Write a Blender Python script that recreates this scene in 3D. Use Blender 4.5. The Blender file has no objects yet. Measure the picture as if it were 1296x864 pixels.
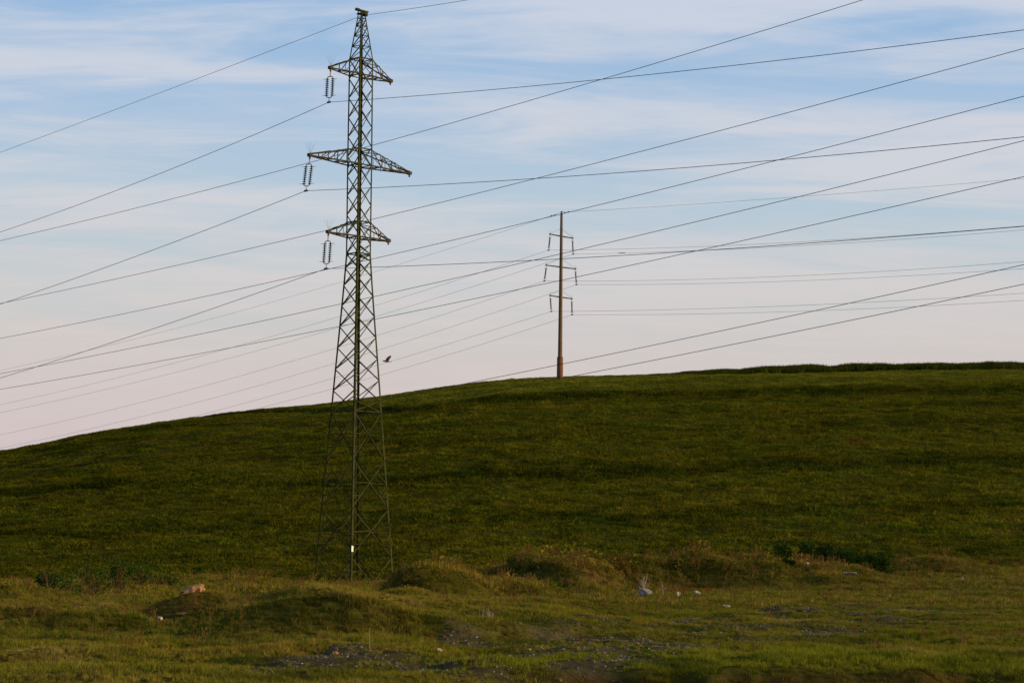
import bpy, math, random
import numpy as np
from mathutils import Vector, Matrix, Euler

SC = bpy.context.scene
COL = SC.collection
RAD = math.radians
PI = math.pi

# ------------------------------------------------------------------ camera
F = 2600.0            # focal length in photo pixels (1296 wide)
HOR = 695.0           # row of the horizon at the picture's centre column
ROLL = 0.0096
EYE = 1.6
PITCH = math.atan((HOR - 432.0) / F)
cam_d = bpy.data.cameras.new('camera')
cam = bpy.data.objects.new('camera', cam_d)
COL.objects.link(cam)
cam_d.sensor_width = 36.0
cam_d.lens = F / 1296.0 * 36.0
cam_d.clip_start = 0.5
cam_d.clip_end = 30000
CAMR = Matrix.Rotation(RAD(90) + PITCH, 3, 'X') @ Matrix.Rotation(ROLL, 3, 'Z')
cam.location = (0, 0, EYE)
cam.rotation_euler = CAMR.to_euler()
SC.camera = cam

# ------------------------------------------------------------------ light
SUN_AZ = 102.0        # clockwise from +Y
SUN_EL = 12.5
sd = bpy.data.lights.new('sun', 'SUN')
sd.energy = 5.0
sd.angle = RAD(0.6)
sd.color = (1.0, 0.70, 0.38)
sun = bpy.data.objects.new('sun', sd)
COL.objects.link(sun)
sdir = Vector((math.sin(RAD(SUN_AZ)) * math.cos(RAD(SUN_EL)), math.cos(RAD(SUN_AZ)) * math.cos(RAD(SUN_EL)), math.sin(RAD(SUN_EL))))
sun.rotation_euler = sdir.to_track_quat('Z', 'Y').to_euler()
sun.location = (60, -20, 60)

W = bpy.data.worlds.new('World')
SC.world = W
W.use_nodes = True
nt = W.node_tree
N, L = nt.nodes, nt.links


def nd(nt, t, **kw):
    n = nt.nodes.new(t)
    for k, v in kw.items():
        if k.startswith('i_'):
            n.inputs[k[2:].replace('_', ' ')].default_value = v
        else:
            setattr(n, k, v)
    return n


def math_n(nt, op, a, b=None, clamp=False):
    n = nt.nodes.new('ShaderNodeMath')
    n.operation = op
    n.use_clamp = clamp
    for i, v in enumerate((a, b)):
        if v is None:
            continue
        if isinstance(v, (int, float)):
            n.inputs[i].default_value = v
        else:
            nt.links.new(v, n.inputs[i])
    return n.outputs[0]


def ramp_n(nt, fac, stops, interp='LINEAR'):
    n = nt.nodes.new('ShaderNodeValToRGB')
    n.color_ramp.interpolation = interp
    el = n.color_ramp.elements
    while len(el) < len(stops):
        el.new(0.5)
    for e, (p, c) in zip(el, stops):
        e.position = p
        e.color = (c[0], c[1], c[2], 1) if len(c) == 3 else c
    nt.links.new(fac, n.inputs[0])
    return n


def mix_n(nt, fac, a, b, blend='MIX'):
    n = nt.nodes.new('ShaderNodeMix')
    n.data_type = 'RGBA'
    n.blend_type = blend
    for s, v in ((0, fac), (6, a), (7, b)):
        if isinstance(v, (int, float)):
            n.inputs[s].default_value = v
        elif isinstance(v, tuple):
            n.inputs[s].default_value = (v[0], v[1], v[2], 1)
        else:
            nt.links.new(v, n.inputs[s])
    return n.outputs[2]


SKY_S = 0.12
bg = N['Background']
bg.inputs[1].default_value = SKY_S
sky = nd(nt, 'ShaderNodeTexSky', sky_type='NISHITA', sun_disc=False, sun_elevation=RAD(SUN_EL), sun_rotation=RAD(SUN_AZ), air_density=1.0, dust_density=0.6, ozone_density=1.6)
tc = nd(nt, 'ShaderNodeTexCoord')
sep = nd(nt, 'ShaderNodeSeparateXYZ')
L.new(tc.outputs['Generated'], sep.inputs[0])
el_fac = math_n(nt, 'MULTIPLY', sep.outputs[2], 1 / 0.4, clamp=True)      # 1 = 23.6 degrees up


def sk(r, g, b):      # display colour -> world colour
    f = lambda c: (((c / 255 + 0.055) / 1.055) ** 2.4) / SKY_S
    return (f(r), f(g), f(b))


grad = ramp_n(nt, el_fac, [
    (0.00, sk(204, 188, 190)), (0.14, sk(210, 194, 196)), (0.23, sk(210, 202, 199)), (0.32, sk(200, 206, 209)),
    (0.42, sk(184, 203, 218)), (0.53, sk(170, 196, 224)), (0.64, sk(150, 186, 223)), (1.0, sk(112, 148, 196))])
# thin streaky cirrus: noise on a high flat sheet
den = math_n(nt, 'ADD', sep.outputs[2], 0.13)
cx = math_n(nt, 'DIVIDE', sep.outputs[0], den)
cy = math_n(nt, 'DIVIDE', sep.outputs[1], den)
cmb = nd(nt, 'ShaderNodeCombineXYZ')
L.new(cx, cmb.inputs[0]); L.new(cy, cmb.inputs[1])
mp = nd(nt, 'ShaderNodeMapping')
mp.inputs['Rotation'].default_value = (0, 0, RAD(-14))
mp.inputs['Scale'].default_value = (0.50, 1.5, 1)
mp.inputs['Location'].default_value = (3.1, 1.7, 0)
L.new(cmb.outputs[0], mp.inputs[0])
n1 = nd(nt, 'ShaderNodeTexNoise', i_Scale=1.35, i_Detail=7.0, i_Roughness=0.55, i_Distortion=0.9)
L.new(mp.outputs[0], n1.inputs['Vector'])
n2 = nd(nt, 'ShaderNodeTexNoise', i_Scale=4.2, i_Detail=8.0, i_Roughness=0.62, i_Distortion=1.0)
L.new(mp.outputs[0], n2.inputs['Vector'])
nsum = math_n(nt, 'ADD', math_n(nt, 'MULTIPLY', n1.outputs[0], 0.62), math_n(nt, 'MULTIPLY', n2.outputs[0], 0.38))
wv = math_n(nt, 'ADD', math_n(nt, 'ADD', el_fac, math_n(nt, 'MULTIPLY', sep.outputs[0], 0.16)), math_n(nt, 'MULTIPLY', math_n(nt, 'SUBTRACT', n1.outputs[0], 0.5), 0.16))
bias = ramp_n(nt, wv, [(0.0, (.5, .5, .5)), (0.30, (.5, .5, .5)), (0.37, (.62, .62, .62)), (0.43, (.34, .34, .34)), (0.485, (.48, .48, .48)), (0.53, (.82, .82, .82)), (0.575, (.36, .36, .36)), (0.64, (.44, .44, .44)), (0.68, (.66, .66, .66)), (0.74, (.40, .40, .40)), (1.0, (.5, .5, .5))], 'EASE')
nsum = math_n(nt, 'ADD', nsum, math_n(nt, 'MULTIPLY', math_n(nt, 'SUBTRACT', bias.outputs[0], 0.5), 0.27))
cl = ramp_n(nt, nsum, [(0.41, (0, 0, 0)), (0.61, (1, 1, 1))], 'EASE')
cfac = math_n(nt, 'MULTIPLY', cl.outputs[0], 0.74)
ccol = ramp_n(nt, el_fac, [(0.0, sk(206, 190, 192)), (0.25, sk(218, 206, 202)), (0.45, sk(221, 218, 222)), (0.7, sk(219, 222, 232))])
c_haze = mix_n(nt, cfac, grad.outputs[0], ccol.outputs[0])
hi = math_n(nt, 'MULTIPLY', math_n(nt, 'SUBTRACT', sep.outputs[2], 0.30), 2.2, clamp=True)
c_all = mix_n(nt, math_n(nt, 'ADD', math_n(nt, 'MULTIPLY', hi, 0.75), 0.06), c_haze, sky.outputs[0])
L.new(c_all, bg.inputs[0])

SC.view_settings.view_transform = 'Standard'
SC.view_settings.look = 'None'
SC.view_settings.exposure = 0.0
SC.view_settings.gamma = 1.0
SC.view_settings.use_curve_mapping = False
SC.cycles.max_bounces = 5
SC.cycles.diffuse_bounces = 2
SC.cycles.transparent_max_bounces = 8

# ------------------------------------------------------------------ photo pixel -> direction


def ray(u, v):
    """slopes (x/y, z/y) of the sight line through a photo pixel"""
    d = CAMR @ Vector(((u - 648.0) / F, (432.0 - v) / F, -1.0))
    return d.x / d.y, d.z / d.y


def at(u, v, Y):
    s, e = ray(u, v)
    return Vector((s * Y, Y, EYE + e * Y))


# ------------------------------------------------------------------ noise
def _hash(ix, iy, seed):
    h = (ix.astype(np.int64) * 374761393 + iy.astype(np.int64) * 668265263 + seed * 1442695041) & 0x7fffffff
    h = ((h ^ (h >> 13)) * 1274126177) & 0x7fffffff
    h = h ^ (h >> 16)
    return (h & 0xffff) / 65535.0


def vnoise(x, y, seed=0):
    x = np.asarray(x, float); y = np.asarray(y, float)
    ix = np.floor(x); iy = np.floor(y)
    fx = x - ix; fy = y - iy
    fx = fx * fx * (3 - 2 * fx); fy = fy * fy * (3 - 2 * fy)
    a = _hash(ix, iy, seed); b = _hash(ix + 1, iy, seed); c = _hash(ix, iy + 1, seed); d = _hash(ix + 1, iy + 1, seed)
    return (a * (1 - fx) + b * fx) * (1 - fy) + (c * (1 - fx) + d * fx) * fy - 0.5


def fbm(x, y, seed=0, oct=3):
    r = 0; a = 1.0
    for k in range(oct):
        r = r + a * vnoise(x * 2 ** k + 17.3 * k, y * 2 ** k - 9.1 * k, seed + k)
        a *= 0.5
    return r / 1.75


def sstep(a, b, x):
    t = np.clip((x - a) / (b - a), 0, 1)
    return t * t * (3 - 2 * t)


# ------------------------------------------------------------------ terrain
crest_px = [(0, 571), (50, 562), (100, 551.5), (200, 534), (300, 522), (400, 512.5), (450, 506), (500, 499), (560, 490), (640, 480.5), (709, 477.5), (800, 475), (864, 473), (1000, 471), (1150, 468), (1296, 466)]
_cr = [ray(u, v) for u, v in crest_px]
_cs = np.array([-1.6, -0.9, -0.5] + [c[0] for c in _cr] + [0.45, 0.9, 1.8])
_ce = np.array([-0.006, 0.004, 0.022] + [c[1] for c in _cr] + [0.088, 0.06, 0.02])
YF = 134.0
YC = 276.0


def PX(u, Y):
    return (u - 648.0) / F * Y


# mounds: (centre column, distance, height, rx, ry, power)
MOUNDS = [
    (20, 62, 0.34, 1.6, 2.6, 1.8), (140, 72, 0.20, 2.0, 3.0, 1.6), (325, 66, 0.30, 2.2, 2.6, 1.8), (395, 58, 0.22, 1.6, 2.2, 1.8), (300, 84, 0.30, 2.6, 3.0, 1.6),
    (640, 70, 0.50, 1.7, 2.8, 1.8), (500, 54, 0.24, 1.5, 1.8, 1.8), (30, 44, 0.22, 1.4, 1.2, 1.6), (690, 56, 0.16, 2.0, 1.8, 1.6), (1060, 92, 0.12, 2.2, 3.0, 1.8),
    (350, 45, 0.38, 1.9, 2.4, 2.4), (258, 47, 0.34, 1.15, 2.4, 1.8), (450, 46, 0.22, 1.3, 2.4, 1.5), (180, 45, 0.30, 1.4, 1.2, 1.4), (110, 42, 0.28, 1.5, 0.9, 1.4), (400, 42, -0.30, 2.2, 1.3, 1.6), (480, 37.8, 0.20, 1.6, 0.7, 1.6), (300, 37.5, 0.16, 1.4, 0.6, 1.5), (560, 50, 0.16, 1.9, 1.6, 1.5), (610, 54, -0.12, 1.4, 2.0, 1.5), (740, 62, -0.22, 3.0, 3.0, 1.5), (200, 41, -0.25, 1.4, 1.1, 1.5), (310, 40.5, -0.12, 1.0, 0.9, 1.3),
    (90, 50, -0.85, 3.0, 6.5, 2.2), (110, 39.5, -0.18, 3.0, 1.6, 1.4), (240, 58, -0.25, 2.5, 4.0, 1.3),
    (562, 62, 1.04, 1.75, 3.6, 2.2), (530, 56, 0.25, 0.8, 2.0, 1.5), (600, 57, 0.2, 0.7, 2, 1.5), (480, 66, -0.25, 1.5, 3.5, 1.3), 
    (395, 37.5, 0.24, 1.2, 0.9, 1.3), (560, 47, 0.16, 1.9, 1.4, 1.3), (650, 52, 0.20, 1.7, 1.6, 1.3),
    (715, 80, 1.20, 2.1, 3.6, 2.4), (680, 74, 0.30, 0.9, 2.0, 1.6), (745, 75, 0.25, 0.8, 1.6, 1.6), (655, 84, 0.8, 1.6, 3.4, 1.8), (780, 90, 0.85, 2.0, 3.4, 1.5), (850, 92, 0.80, 2.2, 3.0, 2.2), (925, 92, 0.84, 2.6, 3.2, 2.2), (1010, 95, 0.82, 3.0, 4.0, 1.4),
    (850, 83, -0.25, 4.2, 3.5, 1.3),
    (430, 92, -0.18, 3.0, 4.0, 1.3), (455, 74, 0.08, 1.2, 2.4, 1.6), (395, 76, -0.15, 1.0, 2.0, 1.6),
    (1090, 84, -0.50, 3.0, 1.8, 2.0), (1150, 105, 0.52, 2.1, 2.6, 1.5), (1200, 106, 0.48, 2.0, 2.6, 1.5), (1260, 108, 0.25, 3.0, 3.0, 1.4),
    (1250, 87, -0.22, 2.2, 1.5, 1.3),
]


TERR = ((0.729, 1.0), (0.343, 0.9), (0.53, 0.4), (0.20, 0.45), (0.62, 0.3))


def tband(s, tb):
    return tb + 0.012 * np.sin(s * 9 + tb * 20) + 0.006 * np.sin(s * 47 + tb * 9) + 5.0 * np.maximum(-0.05 - s, 0) * max(tb - 0.2, 0)


def near_base(x, y):
    s = x / np.maximum(y, 1.0)
    z = -0.72 * sstep(84, 118, y) * (1 - sstep(0.02, 0.16, s) * 1.0)
    z = z + 0.30 * sstep(-0.12, -0.03, s) * sstep(100, 128, y) * (1 - sstep(0.02, 0.16, s))
    z = z + 0.62 * sstep(0.07, 0.24, s) * sstep(70, 112, y)
    return z


def hgt(x, y, micro=True):
    x = np.asarray(x, float); y = np.asarray(y, float)
    yy = np.maximum(y, 1.0)
    s = np.clip(x / yy, -1.8, 1.8)
    zb = near_base(x, y)
    for (u, Y, h, rx, ry, p) in MOUNDS:
        cxm = PX(u, Y)
        dx = (x - cxm) / rx; dy = (y - Y) / ry
        w = vnoise(x * 0.5 + u, y * 0.4, 5) * 0.35
        r2 = (dx + w) ** 2 + (dy - w) ** 2
        zb = zb + h * np.exp(-np.power(np.maximum(r2, 1e-6), p) * 0.8)
    # low scarp along the front of the left mounds
    fr = 36.5 + 2.2 * vnoise(x * 0.35, 0 * x, 14) + 0.8 * vnoise(x * 1.3, 0 * x, 15) + 1.1 * np.maximum(x + 2.5, 0)
    zb = zb + 0.26 * sstep(fr, fr + 0.9, y) * (1 - sstep(fr + 6, fr + 22, y)) * sstep(-5.6, -4.4, x) * (1 - sstep(0.8, 3.0, x))
    # the eroded ditch right at the bottom of the picture
    edge = 27.5 + 0.5 * vnoise(x * 0.8, 3.0 + 0 * x, 11) + 0.05 * x + 0.25 * vnoise(x * 3, y * 0, 12)
    dit = sstep(0.35, -0.35, y - edge) * sstep(0.2, 2.6, x + 1.2)
    zb = zb - 0.34 * dit * sstep(22.5, 25.5, y)
    zb = zb + dit * (0.10 * fbm(x * 3.5, y * 4.0, 16))
    # hill
    zf = near_base(x * (YF / yy), np.full_like(y, YF))
    ef = (zf - EYE) / YF
    ec = np.interp(s, _cs, _ce)
    t = np.clip((y - YF) / (YC - YF), 0, 1)
    # terrace banks (in t)
    g = 1 - (1 - t) ** 1.75
    for (tb, wt) in TERR:
        tt = t - tband(s, tb)
        g = g + 0.009 * wt * np.tanh(tt / 0.014) * np.exp(-(tt / 0.06) ** 2)
    e = ef + (ec - ef) * g
    zh = EYE + yy * e
    d = np.maximum(y - YC, 0)
    dm = np.minimum(d, 60)
    zfar = EYE + YC * ec + ec * dm - 0.0018 * dm * dm - np.clip((d - 60) * 0.10, 0, None)
    zfar = np.maximum(zfar, -6.0 - 0.0 * d)
    zh = np.where(y > YC, zfar, zh)
    k = sstep(YF - 1.0, YF + 3.0, y)
    z = zb * (1 - k) + zh * k
    # micro relief
    fade = 1 - sstep(300, 500, y)
    kh = sstep(132, 150, y)
    a_near = 0.24 * fbm(x * 0.45, y * 0.40, 21) + 0.19 * fbm(x * 1.6, y * 1.0, 22)
    a_hill = 0.30 * fbm(x * 0.18, y * 0.16, 31) * (1 - sstep(255, 275, y) * 0.75) + 0.34 * fbm(x * 0.55, y * 0.42, 32)
    pad = np.exp(-(((x + 10) / 5) ** 2 + ((y - 130) / 5) ** 2))
    z = z + (a_near * (1 - kh) + a_hill * kh) * fade * sstep(8, 20, y) * (1 - 0.6 * pad)
    return z


def H(x, y):
    return float(hgt(np.array([x]), np.array([y]))[0])


def tag(o, label=None, cat=None, group=None, kind=None):
    if label: o['label'] = label
    if cat: o['category'] = cat
    if group: o['group'] = group
    if kind: o['kind'] = kind
    return o


def mesh_np(name, V, Fq, smooth=False):
    V = np.asarray(V, np.float32).reshape(-1, 3)
    Fq = np.asarray(Fq, np.int32)
    me = bpy.data.meshes.new(name)
    k = Fq.shape[1]
    me.vertices.add(len(V)); me.vertices.foreach_set('co', V.ravel())
    me.loops.add(Fq.size); me.loops.foreach_set('vertex_index', Fq.ravel())
    me.polygons.add(len(Fq))
    me.polygons.foreach_set('loop_start', np.arange(0, Fq.size, k, dtype=np.int32))
    me.polygons.foreach_set('loop_total', np.full(len(Fq), k, np.int32))
    me.polygons.foreach_set('use_smooth', np.full(len(Fq), smooth, bool))
    me.update(calc_edges=True)
    return me


def link(name, me, mat=None, parent=None):
    o = bpy.data.objects.new(name, me)
    COL.objects.link(o)
    if mat: me.materials.append(mat)
    if parent: o.parent = parent
    return o


def empty(name, loc, rz=0.0):
    o = bpy.data.objects.new(name, None)
    COL.objects.link(o)
    o.location = loc
    o.rotation_euler = (0, 0, rz)
    return o


# ------------------------------------------------------------------ materials
def new_mat(name):
    m = bpy.data.materials.new(name)
    m.use_nodes = True
    t = m.node_tree
    b = t.nodes['Principled BSDF']
    return m, t, b


def simple(name, col, rough=0.7, metal=0.0, var=0.25, scale=8.0, spec=0.4, col2=None, bump=0.0):
    m, t, b = new_mat(name)
    tc = nd(t, 'ShaderNodeTexCoord')
    no = nd(t, 'ShaderNodeTexNoise', i_Scale=scale, i_Detail=5.0, i_Roughness=0.6)
    t.links.new(tc.outputs['Object'], no.inputs['Vector'])
    c2 = col2 or tuple(c * (1 - var) for c in col)
    r = ramp_n(t, no.outputs[0], [(0.35, col), (0.65, c2)])
    t.links.new(r.outputs[0], b.inputs['Base Color'])
    b.inputs['Roughness'].default_value = rough
    b.inputs['Metallic'].default_value = metal
    b.inputs['Specular IOR Level'].default_value = spec
    if bump:
        bp = nd(t, 'ShaderNodeBump', i_Strength=bump, i_Distance=0.05)
        t.links.new(no.outputs[0], bp.inputs['Height'])
        t.links.new(bp.outputs[0], b.inputs['Normal'])
    return m


M_steel = simple('painted_lattice_steel', (0.014, 0.021, 0.007), 0.8, 0.0, scale=1.6, spec=0.05, col2=(0.030, 0.034, 0.010))
_rn = [n for n in M_steel.node_tree.nodes if n.type == 'VALTORGB'][0].color_ramp
for _p, _c in ((0.72, (0.050, 0.026, 0.010, 1)), (0.54, (0.048, 0.052, 0.015, 1))):
    _e = _rn.elements.new(_p); _e.color = _c
M_steel_rust = simple('rusted_steel', (0.060, 0.040, 0.018), 0.75, 0.0, scale=2.5, spec=0.2, col2=(0.020, 0.026, 0.010))
M_fit = simple('rusty_fittings', (0.36, 0.16, 0.07), 0.7, 0.1, scale=20, col2=(0.22, 0.11, 0.06))
M_disc = simple('dark_glass_insulator', (0.018, 0.035, 0.035), 0.25, 0.0, spec=0.5)
M_wire = simple('weathered_aluminium_wire', (0.030, 0.040, 0.042), 0.7, 0.0, scale=0.5, spec=0.2)
M_spike = simple('thin_grey_rod', (0.12, 0.11, 0.11), 0.6, 0.2)
M_conc = simple('weathered_concrete', (0.15, 0.085, 0.035), 0.9, 0, scale=1.2, col2=(0.10, 0.062, 0.028), bump=0.3)
M_sleeve = simple('brown_bitumen_concrete', (0.16, 0.07, 0.022), 0.9, 0, scale=1.6, col2=(0.10, 0.045, 0.018), bump=0.3)
M_darkmetal = simple('dark_crossarm_steel', (0.03, 0.035, 0.03), 0.6, 0.2)
M_white = simple('white_enamel', (0.78, 0.77, 0.72), 0.5, 0, var=0.08)
M_rock = simple('pale_rock', (0.30, 0.27, 0.25), 0.9, 0, scale=7, spec=0.15, col2=(0.19, 0.17, 0.16), bump=0.8)
M_rock_w = simple('white_rock', (0.54, 0.47, 0.38), 0.9, 0, scale=9, spec=0.15, col2=(0.34, 0.28, 0.22), bump=0.7)
M_rock_s = simple('sandstone', (0.36, 0.23, 0.095), 0.9, 0, scale=5, spec=0.1, col2=(0.20, 0.11, 0.06), bump=0.9)
M_bird = simple('brown_feathers', (0.20, 0.085, 0.038), 0.8, 0, scale=30, col2=(0.28, 0.13, 0.07))
M_wing = simple('wing_feathers', (0.30, 0.17, 0.10), 0.8, 0, scale=30, col2=(0.18, 0.10, 0.06))
M_stem = simple('dry_stem', (0.12, 0.075, 0.032), 0.9, 0, scale=6, spec=0.0, col2=(0.06, 0.036, 0.018))
M_palestem = simple('bleached_stem', (0.40, 0.33, 0.24), 0.9, 0, scale=6, col2=(0.28, 0.22, 0.16))


def foliage(name, tinted=True, base=(0.05, 0.08, 0.02), trans=0.25):
    m, t, b = new_mat(name)
    if tinted:
        a = nd(t, 'ShaderNodeAttribute', attribute_type='INSTANCER', attribute_name='tint')
        src = a.outputs['Color']
    else:
        g = nd(t, 'ShaderNodeNewGeometry')
        no = nd(t, 'ShaderNodeTexNoise', i_Scale=3.0, i_Detail=3.0)
        t.links.new(g.outputs['Position'], no.inputs['Vector'])
        r = ramp_n(t, no.outputs[0], [(0.3, tuple(c * 0.6 for c in base)), (0.7, tuple(c * 1.35 for c in base))])
        src = r.outputs[0]
    t.links.new(src, b.inputs['Base Color'])
    b.inputs['Roughness'].default_value = 1.0
    b.inputs['Specular IOR Level'].default_value = 0.0
    tr = nd(t, 'ShaderNodeBsdfTranslucent')
    t.links.new(src, tr.inputs['Color'])
    mx = nd(t, 'ShaderNodeMixShader')
    mx.inputs[0].default_value = trans
    t.links.new(b.outputs[0], mx.inputs[1]); t.links.new(tr.outputs[0], mx.inputs[2])
    t.links.new(mx.outputs[0], t.nodes['Material Output'].inputs[0])
    return m


M_blade = foliage('grass_blades')
M_leaf = foliage('dark_shrub_leaves', False, (0.020, 0.048, 0.009))
M_leaf4 = foliage('green_bush_leaves', False, (0.042, 0.075, 0.012))
M_leaf2 = foliage('olive_weed_leaves', False, (0.050, 0.075, 0.012))
M_leaf3 = foliage('brown_brush_leaves', False, (0.13, 0.065, 0.030))

# ground material: colours come from a cover map (soil / gravel / turf) stored on the vertices
M_ground, t, b = new_mat('ground_cover')
a = nd(t, 'ShaderNodeAttribute', attribute_type='GEOMETRY', attribute_name='cover')
g = nd(t, 'ShaderNodeNewGeometry')
no = nd(t, 'ShaderNodeTexNoise', i_Scale=6.0, i_Detail=6.0, i_Roughness=0.7)
t.links.new(g.outputs['Position'], no.inputs['Vector'])
vv = ramp_n(t, no.outputs[0], [(0.3, (0.55, 0.55, 0.55)), (0.7, (1.35, 1.3, 1.25))])
c = mix_n(t, 1.0, a.outputs['Color'], vv.outputs[0], 'MULTIPLY')
t.links.new(c, b.inputs['Base Color'])
b.inputs['Roughness'].default_value = 0.95
b.inputs['Specular IOR Level'].default_value = 0.0
bp = nd(t, 'ShaderNodeBump', i_Strength=0.6, i_Distance=0.06)
t.links.new(no.outputs[0], bp.inputs['Height'])
t.links.new(bp.outputs[0], b.inputs['Normal'])


# ------------------------------------------------------------------ cover maps
def track(x, y):
    """1 on the stony track running from bottom centre to the right"""
    ax, ay, bx, by = PX(470, 27.5), 27.5, PX(1296, 86), 86.0
    dx, dy = bx - ax, by - ay
    ln = math.hypot(dx, dy)
    t = ((x - ax) * dx + (y - ay) * dy) / ln
    d = np.abs((x - ax) * dy - (y - ay) * dx) / ln
    n = 1.2 * fbm(x * 0.5, y * 0.35, 41)
    w = 2.6 + 0.010 * t
    m = sstep(w + 0.9, w - 0.4, d + n)
    m = m * (0.10 + 1.25 * sstep(-0.30, 0.35, fbm(x * 1.1, y * 0.6, 43))) * (1 - 0.5 * sstep(10, 45, t))
    return np.clip(m, 0, 1) * sstep(120, 100, y) * sstep(-4.0, 1.5, t)


def ditch(x, y):
    edge = 27.5 + 0.5 * vnoise(x * 0.8, 3.0 + 0 * x, 11) + 0.05 * x + 0.25 * vnoise(x * 3, y * 0, 12)
    return sstep(0.35, -0.15, y - edge) * sstep(0.2, 2.6, x + 1.2)


def bare(x, y):
    """bare red-brown soil scars"""
    r = np.zeros_like(x)
    for (u, Y, rx, ry) in ((1085, 197, 1.2, 2.2), (445, 97, 1.3, 2.5), (745, 78, 1.0, 1.8), (218, 44.6, 0.9, 1.0), (860, 86, 1.6, 1.2)):
        dx = (x - PX(u, Y)) / rx; dy = (y - Y) / ry
        r = np.maximum(r, np.exp(-(dx * dx + dy * dy) * 1.2) * (0.7 + 1.2 * vnoise(x * 3, y * 3, 51)))
    return np.clip(r, 0, 1)


def lerp(a, b, k):
    return a * (1 - k[..., None]) + b * k[..., None]


C_TURF = np.array([0.066, 0.074, 0.009]); C_SOIL = np.array([0.085, 0.045, 0.018]); C_GRAV = np.array([0.070, 0.062, 0.034]); C_DITCH = np.array([0.040, 0.022, 0.011])


def cover(x, y):
    n = fbm(x * 0.7, y * 0.5, 61) + 0.5
    c = lerp(np.broadcast_to(C_TURF, x.shape + (3,)), C_SOIL[None] * 0.8, np.clip(n * 0.5, 0, 1))
    c = lerp(c, C_GRAV[None], track(x, y) * 0.85)
    c = lerp(c, C_SOIL[None] * 1.2, bare(x, y))
    c = lerp(c, C_DITCH[None], ditch(x, y))
    return c


# ------------------------------------------------------------------ ground and hill sheets
def WP(y):
    return np.sqrt(np.asarray(y, float) ** 2 + 18.0 ** 2)


def axis(segs):
    out = [segs[0][0]]
    for a, bb, n in segs:
        out += list(a + (bb - a) * (np.arange(1, n + 1) / n))
    return np.array(out)


cols = axis([(-6, -1.2, 16), (-1.2, -0.5, 26), (-0.5, -0.28, 60), (-0.28, 0.28, 520), (0.28, 0.5, 60), (0.5, 1.2, 26), (1.2, 6, 16)])
rows_near = axis([(-60, 5, 14), (5, 23, 40), (23, 60, 300), (60, 134, 300)])
rows_hill = axis([(134, 280, 420), (280, 340, 40), (340, 800, 30), (800, 9000, 22)])


def sheet(name, rows, label_kind):
    Yg, Sg = np.meshgrid(rows, cols, indexing='ij')
    Xg = Sg * WP(Yg)
    Z = hgt(Xg, Yg)
    V = np.stack([Xg, Yg, Z], -1).reshape(-1, 3)
    nr, nc = Yg.shape
    i = np.arange(nr - 1)[:, None] * nc + np.arange(nc - 1)[None]
    Fq = np.stack([i, i + 1, i + 1 + nc, i + nc], -1).reshape(-1, 4)
    me = mesh_np(name, V, Fq, True)
    at_ = me.attributes.new('cover', 'FLOAT_COLOR', 'POINT')
    cc = cover(Xg.ravel(), Yg.ravel())
    at_.data.foreach_set('color', np.concatenate([cc, np.ones((len(cc), 1))], 1).astype(np.float32).ravel())
    o = link(name, me, M_ground)
    tag(o, kind='structure')
    return o


sheet('ground', rows_near, 0)
sheet('hill', rows_hill, 0)

# ------------------------------------------------------------------ grass tufts (stuff)
rng = np.random.default_rng(7)
LIB = {}


def lib_add(coll, name, V, Fq, mat, smooth=False):
    me = mesh_np(name, V, Fq, smooth)
    me.materials.append(mat)
    o = bpy.data.objects.new(name, me)
    LIB.setdefault(coll, bpy.data.collections.new(coll)).objects.link(o)


def tuft(nb, width, lean, rad, droop=0.3, hvar=0.4):
    V, Fa = [], []
    for k in range(nb):
        a = rng.uniform(0, 2 * PI); r = rad * math.sqrt(rng.uniform(0, 1))
        p = np.array([math.cos(a) * r, math.sin(a) * r, -0.08])
        b2 = rng.uniform(0, 2 * PI)
        dirv = np.array([math.cos(a) * 0.6 + math.cos(b2) * 0.5, math.sin(a) * 0.6 + math.sin(b2) * 0.5, 0])
        h = 1 - hvar * rng.uniform(0, 1)
        ln = lean * rng.uniform(0.2, 1.2) * h
        c3 = rng.uniform(0, PI)
        wv = np.array([math.cos(c3), math.sin(c3), 0]) * width * 0.5 * rng.uniform(0.7, 1.2)
        m1 = p + dirv * ln * 0.35 + np.array([0, 0, h * 0.55])
        tp = p + dirv * ln * (1 + droop) + np.array([0, 0, h * (1 - droop * 0.3)])
        n0 = len(V)
        V += [p - wv, p + wv, m1 + wv * 0.8, m1 - wv * 0.8, tp + wv * 0.12, tp - wv * 0.12]
        Fa += [(n0, n0 + 1, n0 + 2, n0 + 3), (n0 + 3, n0 + 2, n0 + 4, n0 + 5)]
    return V, Fa


for k in range(5):
    V, Fa = tuft(22, 0.055, 0.5, 0.45); lib_add('lib_near', 'tuft_near', V, Fa, M_blade)
for k in range(5):
    V, Fa = tuft(15, 0.10, 0.55, 0.6); lib_add('lib_mid', 'tuft_mid', V, Fa, M_blade)
for k in range(5):
    V, Fa = tuft(11, 0.20, 0.65, 0.9); lib_add('lib_far', 'tuft_far', V, Fa, M_blade)


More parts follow.
